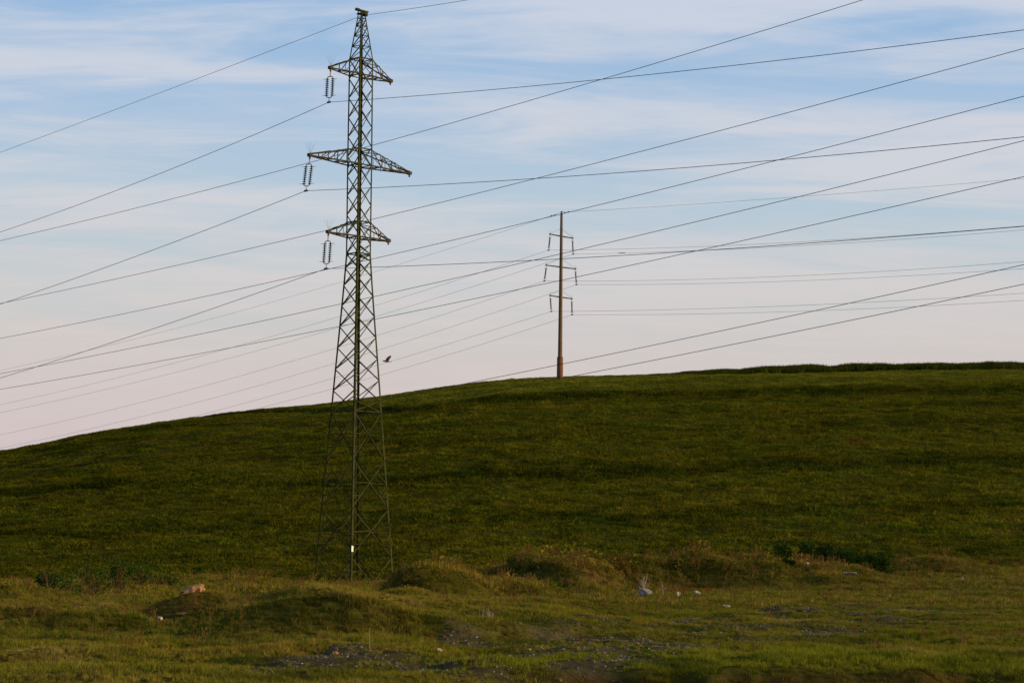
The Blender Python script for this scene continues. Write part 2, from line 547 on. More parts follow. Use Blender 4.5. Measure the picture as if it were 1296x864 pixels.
def stalks(nb, width, rad, heads=True):
    V, Fa = [], []
    for k in range(nb):
        a = rng.uniform(0, 2 * PI); r = rad * rng.uniform(0, 1)
        p = np.array([math.cos(a) * r, math.sin(a) * r, -0.05])
        h = rng.uniform(0.6, 1.0)
        d = np.array([rng.normal() * 0.14, rng.normal() * 0.14, h])
        c3 = rng.uniform(0, PI)
        wv = np.array([math.cos(c3), math.sin(c3), 0]) * width * 0.5
        n0 = len(V)
        q = p + d
        V += [p - wv, p + wv, q + wv * 0.5, q - wv * 0.5]
        Fa += [(n0, n0 + 1, n0 + 2, n0 + 3)]
        if heads:
            for c4 in (0, PI / 2):
                w2 = np.array([math.cos(c3 + c4), math.sin(c3 + c4), 0]) * width * 1.8
                n0 = len(V)
                V += [q - d * 0.22, q - d * 0.1 + w2, q + d * 0.04, q - d * 0.1 - w2]
                Fa += [(n0, n0 + 1, n0 + 2, n0 + 3)]
    return V, Fa


for k in range(4):
    V, Fa = stalks(9, 0.022, 0.25); lib_add('lib_stalk', 'dry_stalks', V, Fa, M_blade)


def weed(nl, size):
    V, Fa = [], []
    for k in range(nl):
        a = rng.uniform(0, 2 * PI); h = rng.uniform(0.0, 0.95)
        r = 0.5 * math.sqrt(rng.uniform(0, 1)) * (1.1 - 0.6 * h)
        c = np.array([math.cos(a) * r, math.sin(a) * r, h * 0.9])
        d = np.array([math.cos(a), math.sin(a), rng.uniform(-0.2, 0.9)]); d /= np.linalg.norm(d)
        e = np.cross(d, np.array([rng.normal(), rng.normal(), rng.normal()])); e /= np.linalg.norm(e) + 1e-6
        s = size * rng.uniform(0.6, 1.2)
        n0 = len(V)
        V += [c, c + d * s * 0.5 + e * s * 0.32, c + d * s, c + d * s * 0.5 - e * s * 0.32]
        Fa += [(n0, n0 + 1, n0 + 2, n0 + 3)]
    return V, Fa


for k in range(4):
    V, Fa = weed(46, 0.26); lib_add('lib_weed', 'leafy_weed', V, Fa, M_blade)

# pebbles
def ico(sub=1):
    import bmesh
    bm = bmesh.new(); bmesh.ops.create_icosphere(bm, subdivisions=sub, radius=1.0)
    V = np.array([v.co[:] for v in bm.verts]); Fa = np.array([[v.index for v in f.verts] for f in bm.faces])
    bm.free()
    return V, Fa


M_peb, t, b = new_mat('pebbles')
a = nd(t, 'ShaderNodeAttribute', attribute_type='INSTANCER', attribute_name='tint')
t.links.new(a.outputs['Color'], b.inputs['Base Color'])
b.inputs['Roughness'].default_value = 0.9
for k in range(5):
    V, Fa = ico(1)
    V = V * (1 + 0.28 * rng.normal(size=(len(V), 1))) * np.array([1, rng.uniform(0.6, 1), rng.uniform(0.4, 0.7)])
    lib_add('lib_peb', 'pebble', V, Fa, M_peb)


def gn_scatter(name, coll, P, rot, scl, idx, tint, label, cat='grass'):
    me = bpy.data.meshes.new(name)
    me.vertices.add(len(P)); me.vertices.foreach_set('co', np.asarray(P, np.float32).ravel())
    def addat(n, ty, arr, key):
        a = me.attributes.new(n, ty, 'POINT'); a.data.foreach_set(key, arr)
    addat('rot', 'FLOAT_VECTOR', np.asarray(rot, np.float32).ravel(), 'vector')
    addat('scl', 'FLOAT_VECTOR', np.asarray(scl, np.float32).ravel(), 'vector')
    addat('idx', 'INT', np.asarray(idx, np.int32), 'value')
    addat('tint', 'FLOAT_COLOR', np.concatenate([tint, np.ones((len(tint), 1))], 1).astype(np.float32).ravel(), 'color')
    o = link(name, me)
    ng = bpy.data.node_groups.new('scatter_' + coll, 'GeometryNodeTree')
    ng.interface.new_socket('Geometry', in_out='INPUT', socket_type='NodeSocketGeometry')
    ng.interface.new_socket('Geometry', in_out='OUTPUT', socket_type='NodeSocketGeometry')
    gi = ng.nodes.new('NodeGroupInput'); go = ng.nodes.new('NodeGroupOutput')
    ip = ng.nodes.new('GeometryNodeInstanceOnPoints')
    ci = ng.nodes.new('GeometryNodeCollectionInfo')
    ci.inputs['Collection'].default_value = LIB[coll]
    ci.inputs['Separate Children'].default_value = True
    ci.inputs['Reset Children'].default_value = True
    ip.inputs['Pick Instance'].default_value = True

    def na(n, ty):
        x = ng.nodes.new('GeometryNodeInputNamedAttribute'); x.data_type = ty; x.inputs['Name'].default_value = n
        return x.outputs['Attribute']
    ll = ng.links
    er = ng.nodes.new('FunctionNodeEulerToRotation')
    ll.new(na('rot', 'FLOAT_VECTOR'), er.inputs[0])
    ll.new(gi.outputs[0], ip.inputs['Points'])
    ll.new(ci.outputs[0], ip.inputs['Instance'])
    ll.new(er.outputs[0], ip.inputs['Rotation'])
    ll.new(na('scl', 'FLOAT_VECTOR'), ip.inputs['Scale'])
    ll.new(na('idx', 'INT'), ip.inputs['Instance Index'])
    ll.new(ip.outputs[0], go.inputs[0])
    md = o.modifiers.new('scatter', 'NODES'); md.node_group = ng
    tag(o, label, None, None, 'stuff')
    return o


def sample(n, y0, y1, smax=0.30, pw=2.0):
    """points spread evenly over the ground wedge in front of the camera"""
    y = (rng.uniform(y0 ** pw, y1 ** pw, n)) ** (1 / pw)
    s = rng.uniform(-smax, smax, n)
    return s * (y + 14.0), y


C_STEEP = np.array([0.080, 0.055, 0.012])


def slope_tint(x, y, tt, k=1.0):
    """relief shading in the tint: rusty growth darkens camera-facing slopes, straw lightens tops"""
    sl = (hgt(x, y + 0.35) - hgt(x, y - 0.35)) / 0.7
    sf = sstep(0.10, 0.38, sl) * np.clip(0.75 + 1.1 * fbm(x * 1.3, y * 1.0, 111), 0.1, 1)  # slopes facing the camera get shade put into the plant colour
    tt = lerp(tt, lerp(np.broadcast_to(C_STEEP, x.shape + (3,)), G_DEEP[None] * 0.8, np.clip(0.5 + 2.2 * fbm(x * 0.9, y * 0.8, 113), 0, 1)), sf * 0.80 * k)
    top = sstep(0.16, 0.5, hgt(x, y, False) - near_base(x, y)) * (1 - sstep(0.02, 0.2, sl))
    return lerp(tt, np.array([[0.27, 0.21, 0.035]]), np.clip(top * 0.6, 0, 1) * k)  # mound tops coloured lighter, as if lit, with straw


G_GREEN = np.array([0.062, 0.098, 0.006]); G_DEEP = np.array([0.018, 0.036, 0.004]); G_OLIVE = np.array([0.140, 0.125, 0.008])
G_DRY = np.array([0.25, 0.165, 0.050]); G_RUST = np.array([0.16, 0.062, 0.014])


KEEP = []        # clearings round the stones: (x, y, radius)


def clear_(x, y):
    k = np.ones(len(x), bool)
    for (rx, ry, rr, fr) in KEEP:
        k &= ~((np.abs(x - rx) < rr) & (y < ry + rr * 0.6) & (y > ry - fr))
    return k


rocks = [
    (815, 748, 70.5, 0.27, 0.20, 0.17, M_rock, 'large grey boulder with a pale right end beside the bleached dead stem', 1, -0.3, 0.05),
    (859, 748.5, 70.8, 0.105, 0.09, 0.08, M_rock_w, 'small pale stone between the two larger grey boulders', 2, 0.5, 0),
    (882, 744.5, 73, 0.19, 0.16, 0.12, M_rock, 'squat mauve-grey boulder at the edge of the stony track', 3, 0.9, 0),
    (919.5, 766, 58, 0.125, 0.10, 0.06, M_rock_w, 'flat white stone lying alone in the grass before the track', 4, 0.2, 0),
    (1074, 726, 92, 0.40, 0.28, 0.10, M_rock, 'flat grey slab at the foot of the right-hand shrubs', 5, 0.2, 0),
    (1022, 722, 94, 0.14, 0.12, 0.13, M_rock_w, 'small pinkish stone on the dry bank below the shrubs', 6, 0.2, 0),
    (1218, 728, 92, 0.06, 0.05, 0.17, M_rock_w, 'thin white upright stone at the far right', 7, 0.2, 0),
    (203, 764, 43.5, 0.055, 0.05, 0.045, M_rock_w, 'small cream stone left below the sandstone slab', 9, 0.3, 0),
    (230, 762, 43.6, 0.10, 0.07, 0.035, M_rock_s, 'small flat tan stone just below the sandstone slab', 10, 0.3, 0),
    (351, 741, 88, 0.30, 0.2, 0.14, M_rock, 'dull grey stone in the grass left of the pylon foot', 11, 0.3, 0),
    (365, 753.5, 47, 0.07, 0.05, 0.03, M_rock_w, 'small whitish stone on the crest of the left mound', 12, 0.3, 0),
    (376, 754.5, 46.5, 0.05, 0.04, 0.035, M_rock_w, 'tiny pinkish stone on the mound crest beside the whitish one', 13, 0.3, 0),
    (480, 743, 84, 0.09, 0.08, 0.07, M_rock_w, 'small pale stone below the right leg of the pylon', 14, 0.3, 0),
    (579, 731, 64.5, 0.05, 0.05, 0.045, M_rock_w, 'tiny white stone near the top of the rounded middle mound', 15, 0.3, 0),
    (99, 767, 57, 0.08, 0.07, 0.04, M_rock, 'small grey stone in the hollow below the left shrubs', 16, 0.3, 0),
    (425, 838, 30.6, 0.075, 0.05, 0.025, M_rock_s, 'small tan stone in the turf beside the stony track', 17, 0.6, 0),
    (557, 831, 31.4, 0.045, 0.04, 0.035, M_rock_w, 'small white stone among the gravel of the track', 18, 0.6, 0),
]
for (u, v, Y, sx, sy, sz, mt, lab, seed, rz, tl) in rocks:
    KEEP.append((PX(u, Y), Y, sx * 1.15, 0.6 + sx * 2))
KEEP.append((PX(247, 46) + 0.05, 46.2, 0.36, 1.3))
KEEP.append((PX(247, 46) + 0.55, 46.0, 0.35, 0.3))


def tints(x, y, seed=0, dry=0.0, rust=0.0, jit=1.0):
    a = np.clip(fbm(x * 0.28, y * 0.40, 71) * 1.5 + 0.5 + rng.normal(size=x.shape) * 0.18 * jit, 0, 1)
    b_ = np.clip(fbm(x * 0.9, y * 1.1, 73) * 1.7 + 0.35 + rng.normal(size=x.shape) * 0.2 * jit, 0, 1)
    c = lerp(np.broadcast_to(G_GREEN, x.shape + (3,)), G_OLIVE[None], a)
    c = lerp(c, G_DEEP[None], b_ * 0.75)
    kd = np.clip(dry + 0.0 * x + 0.35 * (fbm(x * 0.6, y * 0.8, 75)) + rng.normal(size=x.shape) * 0.12 * jit, 0, 1)
    c = lerp(c, G_DRY[None], kd)
    kr = np.clip(rust + 0.0 * x + rng.normal(size=x.shape) * 0.10 * jit, 0, 1)
    c = lerp(c, G_RUST[None], kr)
    return c * rng.uniform(0.8, 1.25, x.shape)[..., None]


def mound_fac(x, y):
    """how far a spot lies on one of the rough overgrown mounds"""
    r = np.zeros_like(x)
    for (u, Y, h, rx, ry, p) in MOUNDS:
        dx = (x - PX(u, Y)) / (rx * 1.15); dy = (y - Y) / (ry * 1.1)
        r = np.maximum(r, np.exp(-(dx * dx + dy * dy) ** 1.5) * min(1, abs(h) * 1.6))
    return r


def place(name, coll, nvar, x, y, h, wratio, tint, label, sink=0.01, tilt=0.15):
    kk = clear_(x, y); x, y, h, tint = x[kk], y[kk], h[kk], tint[kk]
    z = hgt(x, y) - sink
    n = len(x)
    rot = np.stack([rng.normal(size=n) * tilt, rng.normal(size=n) * tilt, rng.uniform(0, 2 * PI, n)], -1)
    scl = np.stack([h * wratio, h * wratio, h], -1)
    return gn_scatter(name, coll, np.stack([x, y, z], -1), rot, scl, rng.integers(0, nvar, n), tint, label)


# foreground turf
x, y = sample(165000, 20, 62)
mf = mound_fac(x, y); tr = track(x, y); di = ditch(x, y); br = bare(x, y)
keep = rng.uniform(0, 1, len(x)) > np.clip(tr * 0.62 + di * 0.70 + br * 0.8, 0, 0.95)
x, y, mf, tr, di, br = [q[keep] for q in (x, y, mf, tr, di, br)]
hn = np.clip(fbm(x * 0.7, y * 0.5, 81) + 0.5, 0, 1)
h = (0.055 + 0.13 * hn ** 2 + 0.05 * mf) * rng.uniform(0.6, 1.35, len(x)) * (1 - 0.55 * tr)
tt = tints(x, y, dry=0.10 + 0.10 * mf + 0.22 * sstep(0.0, 0.5, fbm(x * 0.35, y * 0.25, 83)), rust=0.3 * br)
lush = sstep(0.05, 0.35, fbm(x * 0.30, y * 0.22, 97) + 0.35 * np.exp(-((y - 30.0) / 3.0) ** 2) * (x > -1.5))
tt = lerp(tt, np.array([[0.130, 0.142, 0.010]]) * rng.uniform(0.8, 1.2, (len(x), 1)), lush * 0.7 * (1 - mf))
dark = sstep(0.10, 0.30, fbm(x * 0.8, y * 0.5, 99))
tt = lerp(tt, G_DEEP[None], dark * 0.75)
straw = sstep(0.12, 0.4, fbm(x * 0.45 + 9, y * 0.35, 101))
tt = lerp(tt, np.array([[0.24, 0.18, 0.05]]), straw * 0.6)
h = h * (1 + 0.15 * lush)
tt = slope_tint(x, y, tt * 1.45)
place('meadow_grass', 'lib_near', 5, x, y, h, 1.0, tt, 'short green and straw coloured meadow grass in the foreground')

# middle ground turf
x, y = sample(120000, 60, 136)
mf = mound_fac(x, y); tr = track(x, y); br = bare(x, y)
keep = rng.uniform(0, 1, len(x)) > np.clip(tr * 0.6 + br * 0.7, 0, 0.95)
x, y, mf, tr, br = [q[keep] for q in (x, y, mf, tr, br)]
h = (0.10 + 0.10 * np.clip(fbm(x * 0.4, y * 0.4, 85) + 0.5, 0, 1) + 0.08 * mf) * rng.uniform(0.6, 1.3, len(x))
tt = tints(x, y, dry=0.18 + 0.08 * mf, rust=0.15 * mf + 0.4 * br)
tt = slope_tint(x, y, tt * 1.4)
tt = lerp(tt, G_DEEP[None], sstep(0.12, 0.32, fbm(x * 0.55, y * 0.35, 121)) * 0.6)
tt = lerp(tt, np.array([[0.26, 0.19, 0.06]]), sstep(0.15, 0.4, fbm(x * 0.4 + 5, y * 0.3, 123)) * 0.5)
place('rough_grass', 'lib_mid', 5, x, y, h, 1.0, tt, 'rough olive and straw grass over the low mounds')

# hillside turf
x, y = sample(250000, 134, 279, 0.30)
s_ = x / y
t_ = (y - YF) / (YC - YF)
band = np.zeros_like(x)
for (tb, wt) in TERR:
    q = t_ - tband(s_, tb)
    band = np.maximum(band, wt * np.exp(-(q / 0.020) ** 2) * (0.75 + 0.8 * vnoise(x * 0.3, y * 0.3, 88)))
hn = np.clip(fbm(x * 0.5, y * 0.8, 87) * 1.3 + 0.5, 0, 1)
h = (0.10 + 0.20 * hn + 0.16 * band) * rng.uniform(0.6, 1.35, len(x)) * (1 - 0.45 * sstep(0.86, 0.97, t_))
tt = tints(x, y, dry=-0.05 + 0.06 * sstep(0.82, 0.95, t_), rust=0.02 + 0.9 * bare(x, y), jit=0.75)
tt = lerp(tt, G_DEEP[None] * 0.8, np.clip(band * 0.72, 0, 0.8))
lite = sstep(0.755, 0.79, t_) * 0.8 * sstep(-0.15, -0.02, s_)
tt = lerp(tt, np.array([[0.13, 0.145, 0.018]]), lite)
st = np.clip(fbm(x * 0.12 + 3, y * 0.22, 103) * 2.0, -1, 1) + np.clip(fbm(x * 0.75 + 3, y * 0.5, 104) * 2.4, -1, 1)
tt = tt * (1 + 0.36 * st)[:, None] * np.array([[1.04, 1.05, 0.85]]) * (1 - 0.22 * sstep(0.02, -0.22, s_))[:, None]  # left of the hill darkened in the tint, as if turned from the sun
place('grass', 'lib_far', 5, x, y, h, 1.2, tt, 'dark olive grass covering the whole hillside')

# taller dark growth along the right crest
n = 30000
s = rng.uniform(0.045, 0.33, n); y = rng.normal(275.5, 2.4, n); x = s * y
k = sstep(0.05, 0.15, s)
h = (0.15 + 1.0 * k) * rng.uniform(0.6, 1.1, n) * (0.9 + 0.7 * fbm(x * 0.3, y * 0, 91) + 0.12 * (rng.random(n) > 0.97))
tt = lerp(tints(x, y), G_DEEP[None] * 1.0, np.full(n, 0.7))
place('tall_grass', 'lib_mid', 5, x, y, h, 0.7, tt, 'taller dark growth along the crest of the hill')

# leafy weeds on mounds and hollows
x, y = sample(52000, 26, 134)
mf = mound_fac(x, y); di = ditch(x, y)
keep = rng.uniform(0, 1, len(x)) < np.clip(mf * 0.9 + di * (0.15 + 0.4 * (x > 3.5)) + 0.03, 0, 1)
x, y, mf = x[keep], y[keep], mf[keep]
h = (0.08 + 0.12 * mf) * rng.uniform(0.5, 1.3, len(x)) * (1 + 1.1 * (rng.random(len(x)) > 0.94)) * (1 + 0.3 * sstep(50, 90, y))
tt = tints(x, y, dry=0.02 + 0.08 * mf, rust=0.75 * mf * sstep(0.0, 0.2, fbm(x * 0.5, y * 0.35, 93)))
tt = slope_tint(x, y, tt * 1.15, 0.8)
place('ground_weeds', 'lib_weed', 4, x, y, h, 1.4, tt, 'low reddish and olive weeds covering the mounds')

# dry stalks with seed heads
x, y = sample(11000, 26, 128)
mf = mound_fac(x, y); tr = track(x, y)
keep = rng.uniform(0, 1, len(x)) < np.clip(0.18 + mf * 0.6 + 0.5 * np.clip(fbm(x * 0.3, y * 0.3, 95) * 2, 0, 1) - tr * 0.3, 0, 1)
x, y, mf = x[keep], y[keep], mf[keep]
h = (0.22 + 0.16 * mf) * rng.uniform(0.6, 1.4, len(x)) * (1 + 0.5 * sstep(50, 90, y))
tt = lerp(np.broadcast_to(G_DRY * 0.85, x.shape + (3,)), G_RUST[None], rng.uniform(0, 0.6, len(x)))
place('dry_grass', 'lib_stalk', 4, x, y, h, 1.0, tt, 'thin straw coloured seed stalks standing in the meadow')

# gravel of the track
x, y = sample(130000, 23, 105, 0.30, 1.6)
tr = track(x, y)
keep = rng.uniform(0, 1, len(x)) < np.clip(tr * 0.85 - 0.05 + 0.30 * ditch(x, y), 0, 1) + 0.006
x, y = x[keep], y[keep]
n = len(x)
r = 0.011 + 0.020 * rng.random(n) ** 3 + 0.00018 * y + 0.03 * (rng.random(n) > 0.994)
gr = 0.035 + 0.12 * rng.random(n) ** 2 + 0.30 * (rng.random(n) > 0.982)
tt = np.stack([gr * 1.10, gr * 0.98, gr * 0.84], -1)
z = hgt(x, y) + r * 0.2
gn_scatter('gravel', 'lib_peb', np.stack([x, y, z], -1), rng.uniform(0, 6.28, (n, 3)) * np.array([0.05, 0.05, 1]), np.stack([r, r, r], -1), rng.integers(0, 5, n), tt, 'grey stones strewn along the overgrown track')


# ------------------------------------------------------------------ mesh builder for hard parts
class MB:
    def __init__(s): s.V = []; s.F = []

    def _add(s, V, Fc):
        n = len(s.V); s.V += [tuple(v) for v in V]; s.F += [tuple(i + n for i in f) for f in Fc]

    @staticmethod
    def frame(p, q, hint=None):
        d = (q - p).normalized()
        hint = hint or (Vector((0, 0, 1)) if abs(d.z) < 0.9 else Vector((1, 0, 0)))
        a = d.cross(hint)
        if a.length < 1e-5: a = d.cross(Vector((0, 1, 0)))
        a.normalize()
        return d, a, a.cross(d).normalized()

    def tube(s, pts, rad, n=6, caps=True):
        if not hasattr(rad, '__len__'): rad = [rad] * len(pts)
        base = len(s.V); hint = None
        for i, p in enumerate(pts):
            p = Vector(p)
            q = Vector(pts[min(i + 1, len(pts) - 1)]); o = Vector(pts[max(i - 1, 0)])
            d, a, b = s.frame(o, q)
            for k in range(n):
                an = 2 * PI * k / n
                s.V.append(tuple(p + (a * math.cos(an) + b * math.sin(an)) * rad[i]))
        for i in range(len(pts) - 1):
            for k in range(n):
                k2 = (k + 1) % n
                s.F.append((base + i * n + k, base + i * n + k2, base + (i + 1) * n + k2, base + (i + 1) * n + k))
        if caps:
            s.F.append(tuple(base + k for k in range(n))[::-1])
            m = base + (len(pts) - 1) * n
            s.F.append(tuple(m + k for k in range(n)))

    def angle(s, p, q, w, d1, d2, t=0.012):
        """steel angle from p to q, one flange along d1, the other along d2 (corner at the line p-q)"""
        p = Vector(p); q = Vector(q); ax = (q - p).normalized()
        a = (Vector(d1) - ax * Vector(d1).dot(ax)).normalized()
        b = Vector(d2) - ax * Vector(d2).dot(ax)
        b = (b - a * b.dot(a)).normalized()
        prof = [(0, 0), (w, 0), (w, t), (t, t), (t, w), (0, w)]
        V = [p + a * i + b * j for i, j in prof] + [q + a * i + b * j for i, j in prof]
        Fc = [(i, (i + 1) % 6, 6 + (i + 1) % 6, 6 + i) for i in range(6)] + [(5, 4, 3, 0), (3, 2, 1, 0), (6, 9, 10, 11), (6, 7, 8, 9)]
        s._add(V, Fc)

    def box(s, c, ax, ay, az):
        c = Vector(c); V = []
        for i in (-1, 1):
            for j in (-1, 1):
                for k in (-1, 1):
                    V.append(c + Vector(ax) * i + Vector(ay) * j + Vector(az) * k)
        s._add(V, [(0, 1, 3, 2), (4, 6, 7, 5), (0, 4, 5, 1), (2, 3, 7, 6), (0, 2, 6, 4), (1, 5, 7, 3)])

    def lathe(s, origin, axis_, prof, n=12):
        origin = Vector(origin); ax = Vector(axis_).normalized()
        a = ax.cross(Vector((1, 0.3, 0))).normalized(); b = ax.cross(a)
        base = len(s.V)
        for (h, r) in prof:
            for k in range(n):
                an = 2 * PI * k / n
                s.V.append(tuple(origin + ax * h + (a * math.cos(an) + b * math.sin(an)) * r))
        for i in range(len(prof) - 1):
            for k in range(n):
                k2 = (k + 1) % n
                s.F.append((base + i * n + k, base + i * n + k2, base + (i + 1) * n + k2, base + (i + 1) * n + k))
        s.F.append(tuple(base + k for k in range(n))[::-1])
        m = base + (len(prof) - 1) * n
        s.F.append(tuple(m + k for k in range(n)))

    def build(s, name, mat, parent=None, smooth=False, origin=None):
        me = bpy.data.meshes.new(name)
        V = s.V
        if origin is not None:
            o3 = Vector(origin); V = [tuple(Vector(v) - o3) for v in V]
        me.from_pydata(V, [], s.F)
        me.validate(); me.update()
        if smooth:
            me.polygons.foreach_set('use_smooth', [True] * len(me.polygons))
        o = link(name, me, mat, parent)
        if origin is not None and parent is None: o.location = origin
        return o


# ------------------------------------------------------------------ lattice pylon
TD = 130.0
PA = RAD(45)                                  # plan angle of the crossarms
base_pt = at(447.5, 735, TD)
top_pt = at(457.5, 16, TD)
tower_xy = at(453.5, 330, TD)
TX = tower_xy.x
TZ0 = H(TX, TD) - 0.25
0 and print('tower ground', TZ0, base_pt.z, [round(H(PX(u, Y), Y), 2) for u, Y in ((397, 127), (447, 127), (497, 130), (709, 268))])
pyl = empty('lattice_pylon', (TX, TD, TZ0))
tag(pyl, 'tall grey-green steel lattice pylon with three tapering crossarms at the foot of the hill', 'pylon')


def zt(v):                                    # photo row on the pylon's axis -> height above the empty
    return at(450, v, TD).z - TZ0


# the small lean that the photograph shows (bottom column to top column)
LEAN = ((top_pt.x - TX) / (zt(16) - zt(330)) * 0.5 + (TX - base_pt.x) / (zt(330) - zt(735)) * 0.5)
AX = Vector((math.cos(PA), math.sin(PA), 0))   # crossarm direction (right end farther away)
LY = Vector((math.sin(PA), -math.cos(PA), 0))  # line direction (towards the right and the camera)


def ctr(z):
    return Vector((LEAN * (z - zt(330)), 0, z))


hw_pts = [(735, 50.5), (600, 39.3), (480, 29.2), (370, 19.6), (322, 16.0), (200, 16.2), (76, 15.6), (22, 5.6), (14, 5.2)]


def hw(v):                                     # half side of the square body at a photo row
    vs = [p[0] for p in hw_pts][::-1]; ws = [p[1] for p in hw_pts][::-1]
    return float(np.interp(v, vs, ws)) / 20.0 / math.sqrt(2)


CN = [(-1, 1), (1, 1), (1, -1), (-1, -1)]       # in (AX, LY): left corner.. etc


def corner(k, v):
    a, b = CN[k % 4]
    z = zt(v) if v < 733 else 0.0
    w = hw(v)
    return ctr(z) + AX * (a * w) + LY * (b * w)


# legs: four, angle sections
legrows = [736, 705, 644, 583, 522, 495, 468, 441, 414, 388, 362, 340, 322, 200, 76, 22, 14]
for k in range(4):
    m = MB()
    a, b = CN[k]
    for i in range(len(legrows) - 1):
        v0, v1 = legrows[i], legrows[i + 1]
        w = 0.125 if v0 > 520 else (0.125 if v0 > 322 else (0.105 if v0 > 76 else 0.08))
        m.angle(corner(k, v0), corner(k, v1), w, AX * -a, LY * -b, 0.014)
    leg = m.build('leg', M_steel, pyl)
    f = MB(); c0 = corner(k, 736)
    f.box(c0 + Vector((0, 0, 0.0)), (0.3, 0, 0), (0, 0.3, 0), (0, 0, 0.22))
    f.build('concrete_footing', M_rock, leg)


def face_dirs(k):
    """inward normal of the face between corner k and k+1"""
    c = (corner(k, 300) + corner(k + 1, 300)) * 0.5 - ctr(zt(300))
    return -c.normalized()


def brace(m, p, q, w, nrm, flip=1):
    ax = (q - p).normalized()
    side = ax.cross(nrm).normalized() * flip
    m.angle(p, q, w, side, nrm, 0.010)


# lower body: big X panels, every member its own part
panels = [(705, 644), (644, 583), (583, 522)]
for k in range(4):
    n_ = face_dirs(k)
    for (v0, v1) in panels:
        A0, B0, A1, B1 = corner(k, v0), corner(k + 1, v0), corner(k, v1), corner(k + 1, v1)
        for (p, q, ins, fl) in ((A0, B1, 0.02, 1), (B0, A1, 0.045, -1)):
            m = MB(); brace(m, p + n_ * ins, q + n_ * ins, 0.065, n_, fl); m.build('diagonal_brace', M_steel, pyl)
        w0 = (A0 - B0).length; w1 = (A1 - B1).length
        tX = w0 / (w0 + w1)
        X = A0.lerp(B1, tX); La = A0.lerp(A1, tX); Lb = B0.lerp(B1, tX)
        for (La_) in (La, Lb):
            m = MB(); brace(m, La_ + n_ * 0.06, X + n_ * 0.06, 0.048, n_); m.build('horizontal_brace', M_steel, pyl)
        for (P0, P1, Ls) in ((A0, A1, La), (B0, B1, Lb)):
            m = MB()
            dl = P0.lerp(X, 0.5); du = P1.lerp(X, 0.5)
            brace(m, Ls + n_ * 0.03, dl + n_ * 0.03, 0.04, n_)
            brace(m, Ls + n_ * 0.03, du + n_ * 0.03, 0.04, n_)
            brace(m, P0.lerp(P1, tX * 0.5) + n_ * 0.03, dl + n_ * 0.03, 0.045, n_)
            m.build('stub_brace', M_steel, pyl)
    # lowest panel: members running down to the middle of the face
    A0, B0, A1, B1 = corner(k, 736), corner(k + 1, 736), corner(k, 705), corner(k + 1, 705)
    mid = (A0 + B0) * 0.5 + Vector((0, 0, 0.12))
    for p, fl in ((A1, 1), (B1, -1)):
        m = MB(); brace(m, p + n_ * 0.02, mid + n_ * 0.02, 0.065, n_, fl); m.build('diagonal_brace', M_steel, pyl)
    for (P0, P1) in ((A0, A1), (B0, B1)):
        m = MB()
        dl = P1.lerp(mid, 0.5)
        brace(m, P0.lerp(P1, 0.48) + n_ * 0.03, dl + n_ * 0.03, 0.045, n_)
        brace(m, P0.lerp(P1, 0.05) + n_ * 0.03, dl + n_ * 0.03, 0.045, n_)
        m.build('stub_brace', M_steel, pyl)
    m = MB()
    brace(m, corner(k, 522) + n_ * 0.03, corner(k + 1, 522) + n_ * 0.03, 0.06, n_)
    m.build('horizontal_brace', M_steel, pyl)

# middle and upper body: one lattice per face
midrows = [522, 495, 468, 441, 414, 388, 362, 340, 322]
uprows = list(np.linspace(322, 76, 11))
toprows = [76, 60, 46.5, 34, 24]
for k in range(4):
    n_ = face_dirs(k)
    stag = k in (0, 1)                          # the two rear faces are staggered by half a panel
    rows_ = midrows
    if stag:
        rows_ = [522] + [(a + b) / 2 for a, b in zip(midrows[:-1], midrows[1:])] + [322]
    m = MB()
    for v0, v1 in zip(rows_[:-1], rows_[1:]):
        brace(m, corner(k, v0) + n_ * 0.02, corner(k + 1, v1) + n_ * 0.02, 0.06, n_)
        brace(m, corner(k + 1, v0) + n_ * 0.04, corner(k, v1) + n_ * 0.04, 0.06, n_, -1)
    m.build('lattice_face', M_steel, pyl)
    rows_ = uprows
    if stag:
        rows_ = [322] + [(a + b) / 2 for a, b in zip(uprows[:-1], uprows[1:])] + [76]
    m = MB()
    for v0, v1 in zip(rows_[:-1], rows_[1:]):
        brace(m, corner(k, v0) + n_ * 0.02, corner(k + 1, v1) + n_ * 0.02, 0.05, n_)
        brace(m, corner(k + 1, v0) + n_ * 0.04, corner(k, v1) + n_ * 0.04, 0.05, n_, -1)
    for v in (322, 301.5, 282, 210, 190, 96.8, 76):
        brace(m, corner(k, v) + n_ * 0.05, corner(k + 1, v) + n_ * 0.05, 0.07, n_)
    m.build('lattice_face', M_steel, pyl)
    # gusset plates at the waist
    for (v, a0) in ((322, 0.22), (301, 0.12), (210, 0.15), (96, 0.12)):
        for kk, sg in ((k, 1), (k + 1, -1)):
            c = corner(kk, v); e = (corner(k + 1, v) - corner(k, v)).normalized() * sg
            m = MB(); m.box(c + e * a0 * 0.6 + n_ * 0.015, e * a0 * 0.5, n_ * 0.006, (0, 0, 0.11))
            m.build('gusset_plate', M_steel, pyl)
    m = MB()
    for v0, v1 in zip(toprows[:-1], toprows[1:]):
        brace(m, corner(k, v1) + n_ * 0.03, corner(k + 1, v1) + n_ * 0.03, 0.045, n_)
        if k in (3, 2):
            p, q = (corner(k, v0), corner(k + 1, v1)) if k == 3 else (corner(k + 1, v0), corner(k, v1))
        else:
            p, q = corner(k + 1, v0), corner(k, v1)
        brace(m, p + n_ * 0.02, q + n_ * 0.02, 0.05, n_)
    m.build('peak_lattice', M_steel, pyl)

